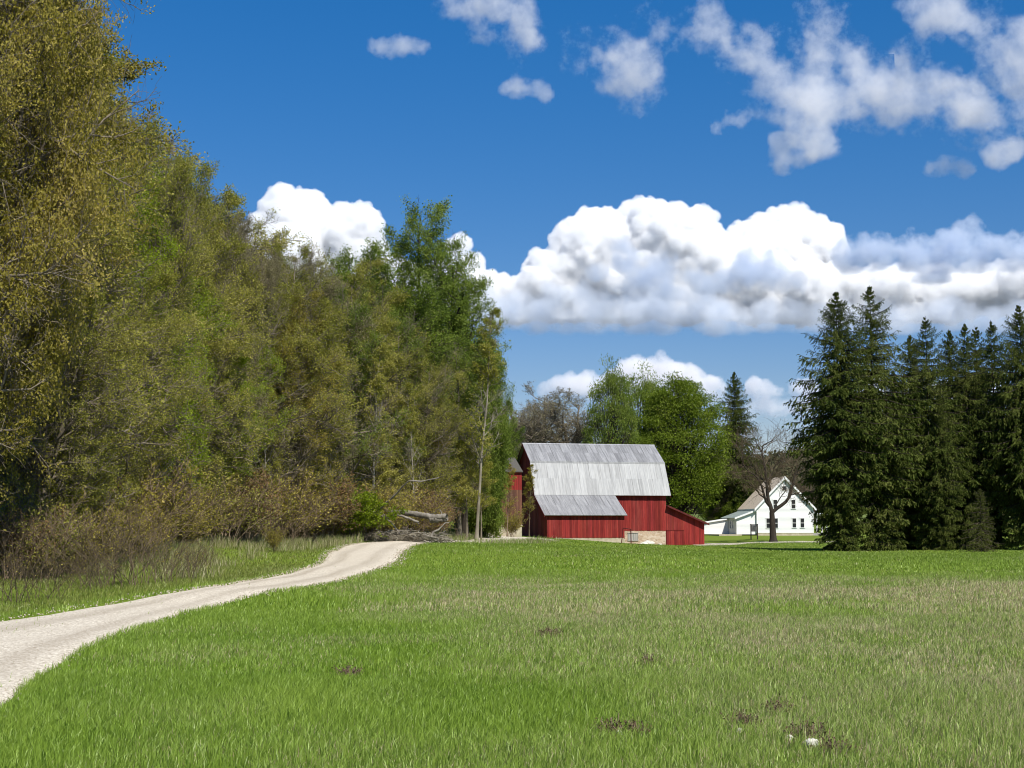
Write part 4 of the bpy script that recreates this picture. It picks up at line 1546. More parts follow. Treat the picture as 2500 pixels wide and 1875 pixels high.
for (px, Y, top, k_, lf_, lab, w) in ((1850, 240, 1185, 'woodA', 'lf_far', 'dull green tree close behind the farmhouse roof', 1.5), (1905, 260, 1165, 'woodA', 'lf_far', 'brown-green tree behind the farmhouse ridge', 1.5),
                                      (1815, 235, 1150, 'woodB', 'lf_mid', 'dark green tree behind the left end of the farmhouse', 1.5), (1960, 265, 1160, 'budding', 'lf_grey', 'greyish budding tree behind the right end of the farmhouse', 1.3),
                                      (2010, 280, 1165, 'woodA', 'lf_far', 'olive tree behind the farmhouse porch', 1.4), (1780, 228, 1150, 'lush', 'lf_lush', 'green bushy tree behind the side wing of the farmhouse', 1.1)):
    tree_px(k_, px, Y, top, 'green_tree' if lf_ != 'lf_grey' else 'bare_tree', lab, M[lf_], None, w)

# spruce row on the right: (px, distance, top row, kind, width, label)
SP = [(2054, 104, 706, 'spruceA', 1.12, 'tall dark spruce at the left end of the row, with long drooping branches'),
      (2138, 106, 693, 'spruceB', 1.25, 'tallest spruce of the row, second from its left end'),
      (2234, 112, 812, 'spruceC', 1.05, 'spruce next right of the tallest, with a broad open top'),
      (2274, 108, 768, 'spruceD', 1.0, 'narrow dark spruce with a sharp tip, right of the open-topped one'),
      (2332, 114, 800, 'spruceC', 1.0, 'spruce with a thin short tip in the middle of the row'),
      (2371, 110, 785, 'spruceB', 1.0, 'spruce whose tip nearly touches the tip on its right'),
      (2398, 116, 792, 'spruceD', .95, 'slim spruce squeezed behind two others near the right border'),
      (2437, 112, 778, 'spruceD', 1.05, 'spruce with an open grey-green top, second from the right border'),
      (2506, 108, 738, 'spruceA', 1.0, 'high spruce cut by the right border'),
      (2570, 108, 760, 'spruceA', 1.0, 'spruce beyond the right border, only its branches reaching in'),
      (2190, 111, 900, 'spruceA', 1.0, 'broad lower spruce filling the gap below the tallest one'),
      (2300, 107, 960, 'spruceA', .9, 'broad low spruce in front of the middle of the row')]
GSP = 'spruces in the row on the right'
for i, (px, Y, top, k_, w, lab) in enumerate(SP):
    tree_px(k_, px, Y, top, 'spruce_tree', lab, M['needle'], M['bark_dark'], w, GSP, i * 1.3)
tree_px('young', 2395, 101, 1190, 'young_spruce', 'low yellowish young spruce standing before the right end of the row', M['needle_light'], M['bark'], 1.1, GSP)

#@@BIGBARE
# ------------------------------------------------------------------ old bare tree in front of the farmhouse
by = 171.0
bz = zat(1322, by)
bx0 = xat(1888, by)
ob = empty('bare_tree', (bx0, by, bz))
tag(ob, 'old dark leafless tree with forked trunk in front of the white farmhouse', 'tree')
org = np.array([bx0, by, bz])
zz = lambda x, y, dy=0: at(1680 + x / 5.185, 1040 + y / 5.185, by + dy) - org
limbs = [([zz(1080, 1475), zz(1072, 1350), zz(1066, 1200), zz(1060, 1090)], .36, .27),
         ([zz(1060, 1090), zz(1030, 980), zz(1008, 880), zz(1000, 740), zz(985, 600), zz(965, 450), zz(935, 340, 1), zz(940, 240, 1), zz(1080, 180, 1)], .2, .04),
         ([zz(1066, 1090), zz(1150, 1030), zz(1225, 980), zz(1290, 880), zz(1325, 740), zz(1345, 620), zz(1410, 555), zz(1500, 515), zz(1620, 380)], .19, .04),
         ([zz(1045, 1030, .3), zz(985, 960, -.6), zz(955, 850, -1), zz(925, 740, -1.4), zz(880, 650, -1.6), zz(780, 590, -2), zz(690, 500, -2), zz(690, 330, -2)], .14, .03),
         ([zz(1010, 880), zz(1040, 800, 1), zz(1010, 680, 1.3), zz(1060, 640, 1.6), zz(1100, 500, 2), zz(1200, 420, 2), zz(1270, 400, 2.4), zz(1275, 260, 2.4)], .11, .03),
         ([zz(965, 910, -.4), zz(900, 860, -.6), zz(840, 780, -1.3), zz(720, 690, -1.8), zz(610, 640, -2.2)], .07, .02),
         ([zz(1300, 870), zz(1380, 860, -.8), zz(1470, 870, -1.4), zz(1540, 940, -1.8)], .06, .02),
         ([zz(1100, 1000), zz(1180, 900, .6), zz(1250, 790, 1.0), zz(1220, 640, 1.0), zz(1150, 560, 1.2)], .06, .02),
         ([zz(935, 340, 1), zz(860, 200, .5), zz(820, 90, .5)], .05, .015),
         ([zz(1000, 740), zz(880, 620, 1.2), zz(780, 440, 2), zz(740, 300, 2.2)], .07, .02)]


def fit_curve(pts, k):
    P_ = np.array(pts)
    d_ = np.r_[0, np.cumsum(np.linalg.norm(P_[1:] - P_[:-1], axis=1))]
    t_ = np.linspace(0, d_[-1], k)
    return np.stack([np.interp(t_, d_, P_[:, i_]) for i_ in range(3)], 1)


rb = np.random.default_rng(77)
limbs = [(p, a_ * 1.22, b__ * 1.1) for p, a_, b__ in limbs]
LP = np.array([fit_curve(p, 14) for p, a_, b__ in limbs])
LR = np.array([np.linspace(a_, b__, 14) for p, a_, b__ in limbs])
LR[0, :2] *= [1.5, 1.15]
LP[1:, 1:-1] += rb.normal(0, .035, LP[1:, 1:-1].shape)
B1_, BR1, _ = children(LP[1:], LR[1:], 13, .2, .98, (30, 70), lambda t, pl: np.clip(pl * .38, 1.5, 3.8) + 0 * t, .5, .06, 7, .22, rb, .5, .3)
B2_, BR2, _ = children(B1_, BR1, 7, .2, 1, (25, 65), lambda t, pl: pl * .5 + 0 * t, .4, .03, 5, .22, rb, .6, .4)
B3_, BR3, _ = children(B2_, BR2, 3, .2, 1, (25, 65), lambda t, pl: pl * .55 + 0 * t, .2, .016, 4, .22, rb, .6, .4)
V_, F_ = tubes(LP[:1], LR[:1], 12)
link('trunk', np_mesh('trunk', V_, F_, None, True), M['bark_dark'], ob)
V_, F_ = tubes(LP[1:], LR[1:], 8)
link('limbs', np_mesh('limbs', V_, F_, None, True), M['bark_dark'], ob)
V_, F_ = join([tubes(B1_, np.maximum(BR1, .018), 5), tubes(B2_, np.maximum(BR2, .011), 4), tubes(B3_, np.maximum(BR3, .008), 3)])
link('twigs', np_mesh('twigs', V_, F_, None, True), M['bark_brush'], ob)

#@@LOG
# ------------------------------------------------------------------ fallen trees
ly = 82.0
lg = at(1010, 1310, ly)
org = np.array([lg[0], lg[1], g1(lg[0], lg[1])])
log = empty('fallen_tree', tuple(org))
tag(log, 'grey weathered fallen tree trunk with broken branches at the edge of the wood', 'fallen tree')
q = lambda x, y, dy=0: at(860 + x / 4.254, 1180 + y / 4.254, ly + dy) - org
rl = np.random.default_rng(3)


def rough_tube(name, pts, r0, r1, k=40, sides=14, amp=.12, parent=None, mat=None):
    P_ = fit_curve(pts, k)
    P_[1:-1] += rl.normal(0, r0 * .10, P_[1:-1].shape)
    V_, F_ = tubes(P_[None], np.linspace(r0, r1, k)[None], sides)
    V_ = V_ + rl.normal(0, amp * r0, V_.shape)
    cap_ = len(V_)
    return link(name, np_mesh(name, V_, F_, None, True), mat or M['dead'], parent)


rough_tube('trunk', [q(340, 292, 1.5), q(560, 305, .8), q(700, 325, .2), q(830, 355, -.3), q(985, 350, -.8)], .12, .19, parent=log)
rough_tube('broken_end', [q(820, 375, -.3), q(900, 385, -.6), q(980, 382, -.9)], .17, .05, k=16, parent=log)
for pts, a_, b__ in (([q(200, 290, .5), q(300, 335, .2), q(400, 400, -.2), q(490, 520, -.6)], .06, .04),
                     ([q(255, 285, .6), q(330, 330, .3), q(390, 370, .1)], .08, .06),
                     ([q(390, 340, .5), q(480, 330, 0), q(590, 365, -.5), q(690, 408, -.9)], .055, .075),
                     ([q(275, 275, .6), q(370, 190, 0), q(480, 85, -.6), q(540, 15, -1), q(600, -30, -1.3), q(720, -20, -1.6), q(900, -60, -2)], .075, .025),
                     ([q(820, 560, -1.4), q(835, 510, -1.3), q(900, 480, -1.2), q(960, 415, -1.2), q(1010, 405, -1)], .075, .02),
                     ([q(740, 530, -1.2), q(800, 550, -1.3), q(870, 568, -1.5)], .05, .03),
                     ([q(900, 520, -1.4), q(940, 515, -1.5), q(975, 485, -1.5)], .035, .015),
                     ([q(800, 330, 0), q(870, 300, -.4), q(900, 255, -.6)], .035, .015),
                     ([q(930, 335, -.4), q(920, 290, -.3), q(890, 265, -.2)], .03, .015),
                     ([q(200, 300, 1), q(320, 250, 1.5), q(380, 270, 1.4)], .04, .02)):
    rough_tube('branch', pts, a_, b__, k=20, sides=8, parent=log)
# brush pile under the log
tw = []
n = 620
c0 = np.stack([rl.uniform(-3.6, 1.9, n), rl.uniform(-1.2, 1.4, n), rl.uniform(.0, 1.0, n)], 1)
c0[:, 2] *= np.clip(1.1 - np.abs(c0[:, 0] + .8) / 3.8, .15, 1)
dd = unit(np.stack([rl.normal(.6, .8, n), rl.normal(0, .5, n), rl.normal(0, .32, n)], 1))
ln_ = rl.uniform(.4, 1.5, n)
P_ = c0[:, None] + dd[:, None] * (np.linspace(-.5, .5, 6)[None, :, None] * ln_[:, None, None]) + rl.normal(0, .03, (n, 6, 3))
P_[..., 2] += .08 * np.sin(np.linspace(0, PI, 6))[None] * 2 + .05
P_[..., 2] *= .62
V_, F_ = tubes(P_, np.repeat(rl.uniform(.006, .026, (n, 1)), 6, 1), 4)
bp = link('brush_pile', np_mesh('brush_pile', V_, F_, None, True), M['bark_pale'])
bp.location = tuple(org)
tag(bp, 'tangled pile of thin dead twigs heaped under the fallen tree', 'brush pile')

#@@HILL
# ------------------------------------------------------------------ distant wooded hill
hx = np.linspace(-700, 1300, 220)
hy = np.linspace(520, 1500, 70)
HXg, HYg = np.meshgrid(hx, hy)


def hill_h(x, y):
    t = np.clip((y - 520) / 300, 0, 1)
    t = t * t * (3 - 2 * t)
    prof = np.interp(x, [-700, 60, 130, 190, 250, 420, 900, 1300], [30, 18, 30, 41, 44, 48, 40, 30])
    return 1 + t * (prof + 5 * (fbm(x * .01, y * .01, 3) - .5))


HZ = hill_h(HXg, HYg)
idx = np.arange(HXg.size).reshape(HXg.shape)
Q = np.stack([idx[:-1, :-1], idx[:-1, 1:], idx[1:, 1:], idx[1:, :-1]], -1).reshape(-1, 4)
wf = np.ones((HXg.size, 3))
tag(link('hill', np_mesh('hill', np.stack([HXg, HYg, HZ], -1).reshape(-1, 3), Q, wf, True), M['ground']), kind='structure')
rh = np.random.default_rng(9)
nc = 2600
cx_ = rh.uniform(20, 420, nc)
cy_ = rh.uniform(530, 830, nc)
cz_ = hill_h(cx_, cy_)
nlf = 70
cr = rh.uniform(3, 6, nc)
ph = rh.normal(size=(nc, nlf, 3))
ph = unit(ph) * rh.uniform(.7, 1.05, (nc, nlf, 1))
pts = np.stack([cx_, cy_, cz_ + 4], 1)[:, None] + ph * cr[:, None, None] * np.array([1, 1, 1.25])
pts = pts.reshape(-1, 3)
V_, F_, T_ = leaves(pts, unit(ph.reshape(-1, 3)), 1.6, rh, .1, .8, clump=.02)
T_[:, 1] = np.repeat(np.repeat(rh.random(nc), nlf), 4)
tag(link('distant_woods', np_mesh('distant_woods', V_, F_, T_), M['lf_far']), 'mixed olive and brown spring woods covering the distant hill', 'woods', kind='stuff')

#@@GRASS
# ------------------------------------------------------------------ grass
rgx = np.random.default_rng(101)


WEEDS = ((1500, 1800, .26, 'leftmost brown dead weed clump in the foreground grass', 1), (1560, 1806, .15, 'small reddish dead weed clump right of the leftmost clump', 2),
                               (1815, 1782, .26, 'dark brown dead weed clump between the other foreground clumps', 3), (1970, 1815, .30, 'widest dead weed clump, right above the pale stone', 4),
                               (2030, 1850, .2, 'dark weed clump at the lower right of the pale stone', 5), (850, 1655, .2, 'small dark weed clump on the green left side of the meadow', 6),
                               (1340, 1555, .34, 'low flat brown weed patch in the middle of the meadow', 7), (1580, 1625, .12, 'tiny dark weed tuft right of the flat brown patch', 8),
                               (1900, 1745, .14, 'small dark weed tuft above the widest clump', 9))
WPOS = [(*gloc(p_[0], p_[1])[:2], p_[2]) for p_ in WEEDS]


def dryness(x, y):
    """straw share of the sward, 0..1, by place"""
    n1_ = fbm(x * .16, y * .10, 41, 4)
    n2_ = fbm(x * .8, y * .5, 43, 3)
    side_ = np.clip((x + y * .10 + 1.2) / 6.5, 0, 1)
    side_ = side_ * np.clip((46 - y) / 12, .0, 1)
    d = side_ * .68 + .10 + (n1_ - .5) * 1.8 + (n2_ - .5) * 1.0
    # the brown band at the right
    band = np.exp(-((y - 33) / 6.0) ** 2) * np.clip((x - 1) / 6, 0, 1)
    d = d * np.clip((60 - y) / 20, .25, 1) + band * .5
    return np.clip(d, 0, 1)


_o = np.argsort(PL[:430, 1])
PLm_y, PLm_x = PL[:430, 1][_o], PL[:430, 0][_o]


def grass_patch(n, y0, y1, hmean, wmean, seed, xlo=None, xhi=None, straw=0, segs=2, verge=False, powr=1.0, accept=None, colf=None):
    rng = np.random.default_rng(seed)
    y = np.sqrt(rng.uniform(y0 ** 2, y1 ** 2, n))
    half = .40 * y + np.where(y < 50, 4.5, 1.2)
    x = rng.uniform(-1, 1, n) * half
    jx = (fbm(x * 4.5, y * 2.2, 71, 3) - .5) * .24
    ok = ~(in_path(x + jx + .03, y) & in_path(x + jx - .06, y)) & (x > wood_edge(y) - 2.5)
    ok |= in_path(x, y) & (rng.random(n) < .012) & (fbm(x * 1.5, y * 1.5, 72, 2) > .55)
    if y0 < 30:
        for wx_, wy_, ws_ in WPOS:
            ok &= (np.hypot(x - wx_, (y - wy_) / 1.3) > ws_ * .32 * rng.uniform(.5, 1.3, n)) | (rng.random(n) < .15)
    if accept is not None:
        ok &= accept(x, y, rng)
    x, y = x[ok], y[ok]
    n = len(x)
    z = ground(x, y)
    near_edge = np.clip((x - wood_edge(y)) / 3, 0, 1)
    lush = fbm(x * .5, y * .5, 51, 3)
    dry = dryness(x, y) * (1 - .55 * np.clip((3.0 - x) / 6, 0, 1) * np.clip((30 - y) / 18, 0, 1))
    isdry = rng.random(n) < np.clip(dry * .72 + straw, 0, .97)
    h = hmean * (.35 + 1.25 * lush) * rng.uniform(.5, 1.35, n) * np.where(isdry, .8, 1)
    w = wmean * rng.uniform(.6, 1.3, n) * np.where(isdry, .8, 1)
    a = rng.uniform(0, 2 * PI, n)
    lean_a = rng.uniform(0, 2 * PI, n)
    lean = rng.uniform(.05, .75, n) * np.where(isdry, 1.5, 1.0)
    lx, ly_ = np.cos(lean_a) * lean + .12, np.sin(lean_a) * lean
    bx_, by_ = np.cos(a) * w / 2, np.sin(a) * w / 2
    b0 = np.stack([x - bx_, y - by_, z - .01], 1)
    b1 = np.stack([x + bx_, y + by_, z - .01], 1)
    mx, my, mz = x + lx * h * .35, y + ly_ * h * .35, z + h * .62
    m0 = np.stack([mx - bx_ * .8, my - by_ * .8, mz], 1)
    m1 = np.stack([mx + bx_ * .8, my + by_ * .8, mz], 1)
    tp = np.stack([x + lx * h, y + ly_ * h, z + h * (1 - .25 * lean)], 1)
    V_ = np.stack([b0, b1, m1, m0, tp], 1).reshape(-1, 3)
    i0 = np.arange(n) * 5
    F1 = np.stack([i0, i0 + 1, i0 + 2, i0 + 3], 1)
    F2 = np.stack([i0 + 3, i0 + 2, i0 + 4, i0 + 4], 1)
    g = rng.random((n, 1))
    g2 = np.clip(lush[:, None] * 1.3 - .15 + rng.normal(0, .12, (n, 1)), 0, 1)
    c_dark = np.array([.105, .18, .016])
    c_mid = np.array([.245, .37, .034])
    c_lite = np.array([.37, .48, .08])
    # fresher, deeper green in the lush left foreground
    lf__ = (np.clip((3.0 - x) / 6, 0, 1) * np.clip((30 - y) / 18, 0, 1))[:, None]
    col = (c_dark * (1 - g) + c_mid * g) * (1 - lf__ * np.array([.12, .04, .2]))
    col = col * (1 - g2 * .55) + c_lite * g2 * .55
    # slightly bluish older green on the dry side
    od = np.clip(dry[:, None] * 1.2, 0, 1)
    col = col * (1 - od * .6) + np.array([.29, .34, .115]) * od * .6 * (.6 + .8 * g)
    s1 = np.array([.60, .53, .32])
    s2 = np.array([.36, .27, .16])
    sc = s1 * g + s2 * (1 - g)
    col = np.where(isdry[:, None], sc, col)
    # duller olive sward on the verge between path and wood
    vg = np.clip((np.interp(y, PLm_y, PLm_x) - x) / .6, 0, 1)[:, None] * .6
    col = col * (1 - vg) + (np.array([.19, .195, .055]) * (.45 + .9 * g) * (1 - .0 * vg) + np.array([.10, .05, .03]) * (rng.random((n, 1)) < .25)) * vg
    col = col * (1 - .16 * np.clip((y - 50) / 25, 0, 1))[:, None]
    if colf is not None:
        col = colf(col, x, y, rng)
    col = np.repeat(col, 5, 0)
    return V_, F1, F2, col


def tri_mesh(name, packs):
    Vs, Q, T_, Cs, b = [], [], [], [], 0
    for V_, F1, F2, c_ in packs:
        Vs.append(V_)
        Q.append(np.concatenate([F1[:, [0, 1, 2]], F1[:, [0, 2, 3]], F2[:, [0, 1, 2]]]) + b)
        Cs.append(c_)
        b += len(V_)
    return np_mesh(name, np.concatenate(Vs), np.concatenate(Q), np.concatenate(Cs))


packs = [grass_patch(400000, 8.2, 15, .11, .0055, 1), grass_patch(330000, 15, 26, .10, .0075, 2), grass_patch(290000, 26, 48, .11, .012, 3),
         grass_patch(150000, 48, 88, .10, .026, 4), grass_patch(150000, 85, 172, .075, .045, 5)]
for i, (me_n) in enumerate(['grass']):
    tag(link('grass', tri_mesh('grass', packs), M['grass']), 'short green meadow grass with straw-coloured patches', 'grass', kind='stuff')


def vcol(col, x, y, rng):
    g = rng.random((len(x), 1))
    s = rng.random((len(x), 1)) < .55
    return np.where(s, np.array([.40, .36, .20]) * (.6 + .5 * g), col)


def near_wood(x, y, rng):
    d = x - wood_edge(y)
    return (d > -1.0) & (d < 3.0 + 1.5 * rng.random(len(x))) & (y > 40) & (fbm(x * .8, y * .35, 61, 3) > .42)


def near_lawn_crest(x, y, rng):
    return (y > 86) & (y < 112) & (x > wood_edge(y) - 1) & (x < wood_edge(y) + 5 + 4 * rng.random(len(x)))


packs = [grass_patch(330000, 40, 96, .46, .016, 11, accept=near_wood, colf=vcol), grass_patch(160000, 84, 116, .35, .02, 12, accept=near_lawn_crest, colf=vcol)]
tag(link('tall_grass', tri_mesh('tall_grass', packs), M['grass']), 'taller pale straw grass along the foot of the wood', 'grass', kind='stuff')

# stones scattered along the edges of the gravel
import bmesh
bm = bmesh.new()
rp = np.random.default_rng(55)
PVs, PFs, b = [], [], 0
base_ico = bpy.data.meshes.new('tmp')
bm = bmesh.new()
bmesh.ops.create_icosphere(bm, subdivisions=1, radius=1)
iv = np.array([v_.co[:] for v_ in bm.verts])
ifc = np.array([[v_.index for v_ in f_.verts] for f_ in bm.faces])
bm.free()
nst_ = 5200
ii = rp.integers(0, 430, nst_)
edge = rp.random(nst_)
tt2 = np.where(edge < .42, rp.normal(0, .05, nst_), np.where(edge < .84, 1 + rp.normal(0, .05, nst_), rp.random(nst_)))
px_ = PL[ii, 0] * (1 - tt2) + PR[ii, 0] * tt2 + rp.normal(0, .05, nst_)
py_ = PL[ii, 1] * (1 - tt2) + PR[ii, 1] * tt2 + rp.normal(0, .05, nst_)
pz_ = ground(px_, py_) + .045
sz = rp.uniform(.006, .02, nst_) * np.clip(py_ / 26, .7, 1.5)
pv = iv[None] * sz[:, None, None] * rp.uniform(.6, 1.2, (nst_, 1, 3)) * (1 + rp.normal(0, .12, (nst_, 12, 3))) + np.stack([px_, py_, pz_], 1)[:, None]
pf_ = (ifc[None] + (np.arange(nst_) * 12)[:, None, None]).reshape(-1, 3)
pc = np.repeat(np.repeat(rp.uniform(.25, .8, (nst_, 1)), 3, 1), 12, 0)
tag(link('loose_gravel', np_mesh('loose_gravel', pv.reshape(-1, 3), pf_, pc), M['gravel']), 'loose pale stones along the edges of the gravel path', 'gravel', kind='stuff')

# dead weed clumps in the foreground
for (px, py, sz_, lab, sd) in WEEDS:
    l = gloc(px, py)
    rg_ = np.random.default_rng(sd + 200)
    n = int(130 * sz_ / .25)
    a = rg_.uniform(0, 2 * PI, n)
    r_ = sz_ * rg_.random(n) ** .7 * .5
    b0 = np.stack([np.cos(a) * r_, np.sin(a) * r_ * 1.2, np.zeros(n)], 1)
    d_ = unit(np.stack([rg_.normal(0, .6, n), rg_.normal(0, .6, n), rg_.uniform(.3, 1.2, n)], 1))
    L_ = rg_.uniform(.05, .16, n)
    P_ = b0[:, None] + d_[:, None] * (np.linspace(0, 1, 4)[None, :, None] * L_[:, None, None]) + rg_.normal(0, .008, (n, 4, 3))
    V1, F1 = tubes(P_, np.repeat(rg_.uniform(.0015, .004, (n, 1)), 4, 1), 3)
    V2, F2, T2_ = leaves(P_[:, 2:].reshape(-1, 3), unit(rg_.normal(size=(n * 2, 3))), .026, rg_, .012, .4)
    o = empty('dead_weed', l)
    tag(o, lab, 'weed clump', 'dead weeds in the meadow')
    link('stems', np_mesh('stems', V1, F1, None, True), M['twig'], o)
    link('leaves', np_mesh('leaves', V2, F2, T2_), M['lf_weed'], o)
#@@CLOUDS
# ------------------------------------------------------------------ clouds
import bmesh as _bm


def ico(sub):
    b_ = _bm.new()
    _bm.ops.create_icosphere(b_, subdivisions=sub, radius=1)
    v_ = np.array([q_.co[:] for q_ in b_.verts])
    f_ = np.array([[w_.index for w_ in p_.verts] for p_ in b_.faces])
    b_.free()
    return v_, f_


ICO = {k_: ico(k_) for k_ in (1, 2, 3)}


def cloud_mat(name, dens, nscale, erode, gain, colr=(1, 1, 1), g=-.1, detail=4, amp=1.0, soft=None, rough=.66):
    """water droplets: the grid says where the cloud is, noise frays its rim"""
    m = bpy.data.materials.new(name)
    m.use_nodes = True
    nt = m.node_tree
    nt.nodes.clear()
    out = nt.nodes.new('ShaderNodeOutputMaterial')
    pv_ = N(nt, 'ShaderNodeVolumePrincipled')
    pv_.inputs['Color'].default_value = (*colr, 1)
    pv_.inputs['Anisotropy'].default_value = g
    vi = N(nt, 'ShaderNodeVolumeInfo')
    nz = noise(nt, coords(nt), nscale, detail, rough)
    a0 = N(nt, 'ShaderNodeMath', operation='MULTIPLY_ADD', i_1=amp * 2, i_2=-amp - erode)
    L(nt, nz, a0.inputs[0])
    a1 = N(nt, 'ShaderNodeMath', operation='MULTIPLY_ADD', i_1=gain)
    L(nt, vi.outputs['Density'], a1.inputs[0])
    L(nt, a0.outputs[0], a1.inputs[2])
    if soft:        # the flat base is thin and ragged
        sz_ = N(nt, 'ShaderNodeSeparateXYZ')
        L(nt, coords(nt), sz_.inputs[0])
        mr = N(nt, 'ShaderNodeMapRange', i_1=soft[0], i_2=soft[1], i_3=-soft[2], i_4=0.0, interpolation_type='SMOOTHSTEP')
        L(nt, sz_.outputs[2], mr.inputs[0])
        a1b = N(nt, 'ShaderNodeMath', operation='ADD')
        L(nt, a1.outputs[0], a1b.inputs[0])
        L(nt, mr.outputs[0], a1b.inputs[1])
        a1 = a1b
    cl = N(nt, 'ShaderNodeClamp')
    L(nt, a1.outputs[0], cl.inputs[0])
    st_ = N(nt, 'ShaderNodeMath', operation='MULTIPLY', i_1=7.0, use_clamp=True)
    L(nt, vi.outputs['Density'], st_.inputs[0])
    a2 = N(nt, 'ShaderNodeMath', operation='MULTIPLY', i_1=dens)
    L(nt, cl.outputs[0], a2.inputs[0])
    a3 = N(nt, 'ShaderNodeMath', operation='MULTIPLY')
    L(nt, a2.outputs[0], a3.inputs[0])
    L(nt, st_.outputs[0], a3.inputs[1])
    pv_.inputs['Density Attribute'].default_value = ''
    L(nt, a3.outputs[0], pv_.inputs['Density'])
    L(nt, pv_.outputs[0], out.inputs['Volume'])
    return m


def vapour(o, mat, voxel, band):
    """turn the heap of billows into a volume"""
    ng = bpy.data.node_groups.new('vapour', 'GeometryNodeTree')
    ng.interface.new_socket('Geometry', in_out='INPUT', socket_type='NodeSocketGeometry')
    ng.interface.new_socket('Geometry', in_out='OUTPUT', socket_type='NodeSocketGeometry')
    gi = ng.nodes.new('NodeGroupInput')
    go = ng.nodes.new('NodeGroupOutput')
    mv = ng.nodes.new('GeometryNodeMeshToVolume')
    mv.resolution_mode = 'VOXEL_SIZE'
    mv.inputs['Density'].default_value = 1.0
    mv.inputs['Voxel Size'].default_value = voxel
    mv.inputs['Interior Band Width'].default_value = band
    sm_ = ng.nodes.new('GeometryNodeSetMaterial')
    sm_.inputs['Material'].default_value = mat
    ng.links.new(gi.outputs[0], mv.inputs['Mesh'])
    ng.links.new(mv.outputs[0], sm_.inputs[0])
    ng.links.new(sm_.outputs[0], go.inputs[0])
    md = o.modifiers.new('vapour', 'NODES')
    md.node_group = ng


CM_DENSE = cloud_mat('cumulus_vapour', .055, .028, .0, 2.2, (.996, .998, 1), -.1, 5, .8, soft=(780, 1120, 1.6))
CM_BASE_SHADE = cloud_mat('shaded_base_vapour', .013, .004, -.05, 1.6, (.87, .925, 1), 0, 4, .9)
CM_SHADED = cloud_mat('shaded_cloud_vapour', .03, .012, .1, 1.5, (.81, .875, .965), .1, 5, 1.7)
CM_WISP = cloud_mat('broken_cloud_vapour', .015, .0066, .36, 2.0, (.985, .988, .995), .1, 9, 3.4, rough=.74)
CM_FAR = cloud_mat('far_cumulus_vapour', .014, .005, -.1, 1.8, (.99, .975, .965), -.1, 5, 1.5, soft=(1020, 1250, 1.0))  # distance haze painted in as a faint pink droplet colour

def cumulus(name, D, blobs, base_py, seed, n1=46, n2=26, k1=.42, k2=.36, mat=None, up=.0, squash=.12, voxel=7, band=18, grow=1.0):
    """heap of billows. blobs: (px, py, radius in pixels, depth offset in units of radius)"""
    rg = np.random.default_rng(seed)
    base_z = zat(base_py, D)
    pxm = D / F
    Cc, Rr, Bc = [], [], []
    for (px, py, r, dz) in blobs:
        Cc.append(at(px, py, D + dz * r * pxm))
        Rr.append(r * pxm * grow)
    C0 = np.array(Cc)
    R0 = np.array(Rr)

    def surf(Cp, Rp, n, kr, keep_c, keep_r, spread=.25):
        m_ = len(Cp)
        d_ = rg.normal(size=(m_, n, 3))
        d_ = unit(d_)
        d_[..., 1] = -np.abs(d_[..., 1]) * np.where(rg.random((m_, n)) < .85, 1, -1)
        d_ = unit(d_ + np.array([0, 0, up]))
        rr = Rp[:, None] * kr * np.exp(rg.normal(0, spread, (m_, n)))
        cc = Cp[:, None] + d_ * (Rp[:, None] * .92 - rr * .18)[..., None]
        cc = cc.reshape(-1, 3)
        rr = rr.reshape(-1)
        # drop those buried in a parent-level ball
        bur = np.zeros(len(cc), bool)
        for c_, r_ in zip(keep_c, keep_r):
            bur |= np.linalg.norm(cc - c_, axis=1) + rr * .75 < r_
        return cc[~bur], rr[~bur]
    C1, R1_ = surf(C0, R0, n1, k1, C0, R0)
    # near neighbours only for the second level
    C2, R2_ = surf(C1, R1_, n2, k2, C0, R0)
    if len(C1) < 4000:
        keep = np.ones(len(C2), bool)
        for i in range(0, len(C2), 4000):
            dd_ = np.linalg.norm(C2[i:i + 4000, None] - C1[None], axis=2) + R2_[i:i + 4000, None] * .8
            keep[i:i + 4000] = ~(dd_ < R1_[None]).any(1)
        C2, R2_ = C2[keep], R2_[keep]
    Vs, Fs, Ns, b = [], [], [], 0
    for lev, (CC, RR) in enumerate(((C0, R0), (C1, R1_), (C2, R2_))):
        iv_, if_ = ICO[{0: 3, 1: 3, 2: 2}[lev]]
        if len(CC) > 30000:
            iv_, if_ = ICO[1]
        n = len(CC)
        lump = 1 + rg.normal(0, .045, (n, len(iv_), 1)) * (1 if lev else .5)
        sc_ = rg.uniform(.85, 1.15, (n, 1, 3))
        V_ = CC[:, None] + iv_[None] * RR[:, None, None] * lump * sc_
        V_ = V_.reshape(-1, 3)
        # direction from the middle of the nearest big ball = broad shape of the cloud
        own = np.linalg.norm(CC[:, None] - C0[None], axis=2) / R0[None]
        o_ = own.argmin(1)
        bd = unit(V_ - np.repeat(C0[o_], len(iv_), 0))
        Vs.append(V_)
        Ns.append(bd)
        Fs.append((if_[None] + (np.arange(n) * len(iv_))[:, None, None]).reshape(-1, 3) + b)
        b += len(V_)
    V_ = np.concatenate(Vs)
    Fq = np.concatenate(Fs)
    Nn = np.concatenate(Ns)
    low = V_[:, 2] < base_z
    V_[low, 2] = base_z + (V_[low, 2] - base_z) * squash
    me = np_mesh(name, V_, Fq, None, True)
    o = link(name, me, mat)
    tag(o, kind='structure')
    vapour(o, mat, voxel, band)
    return o


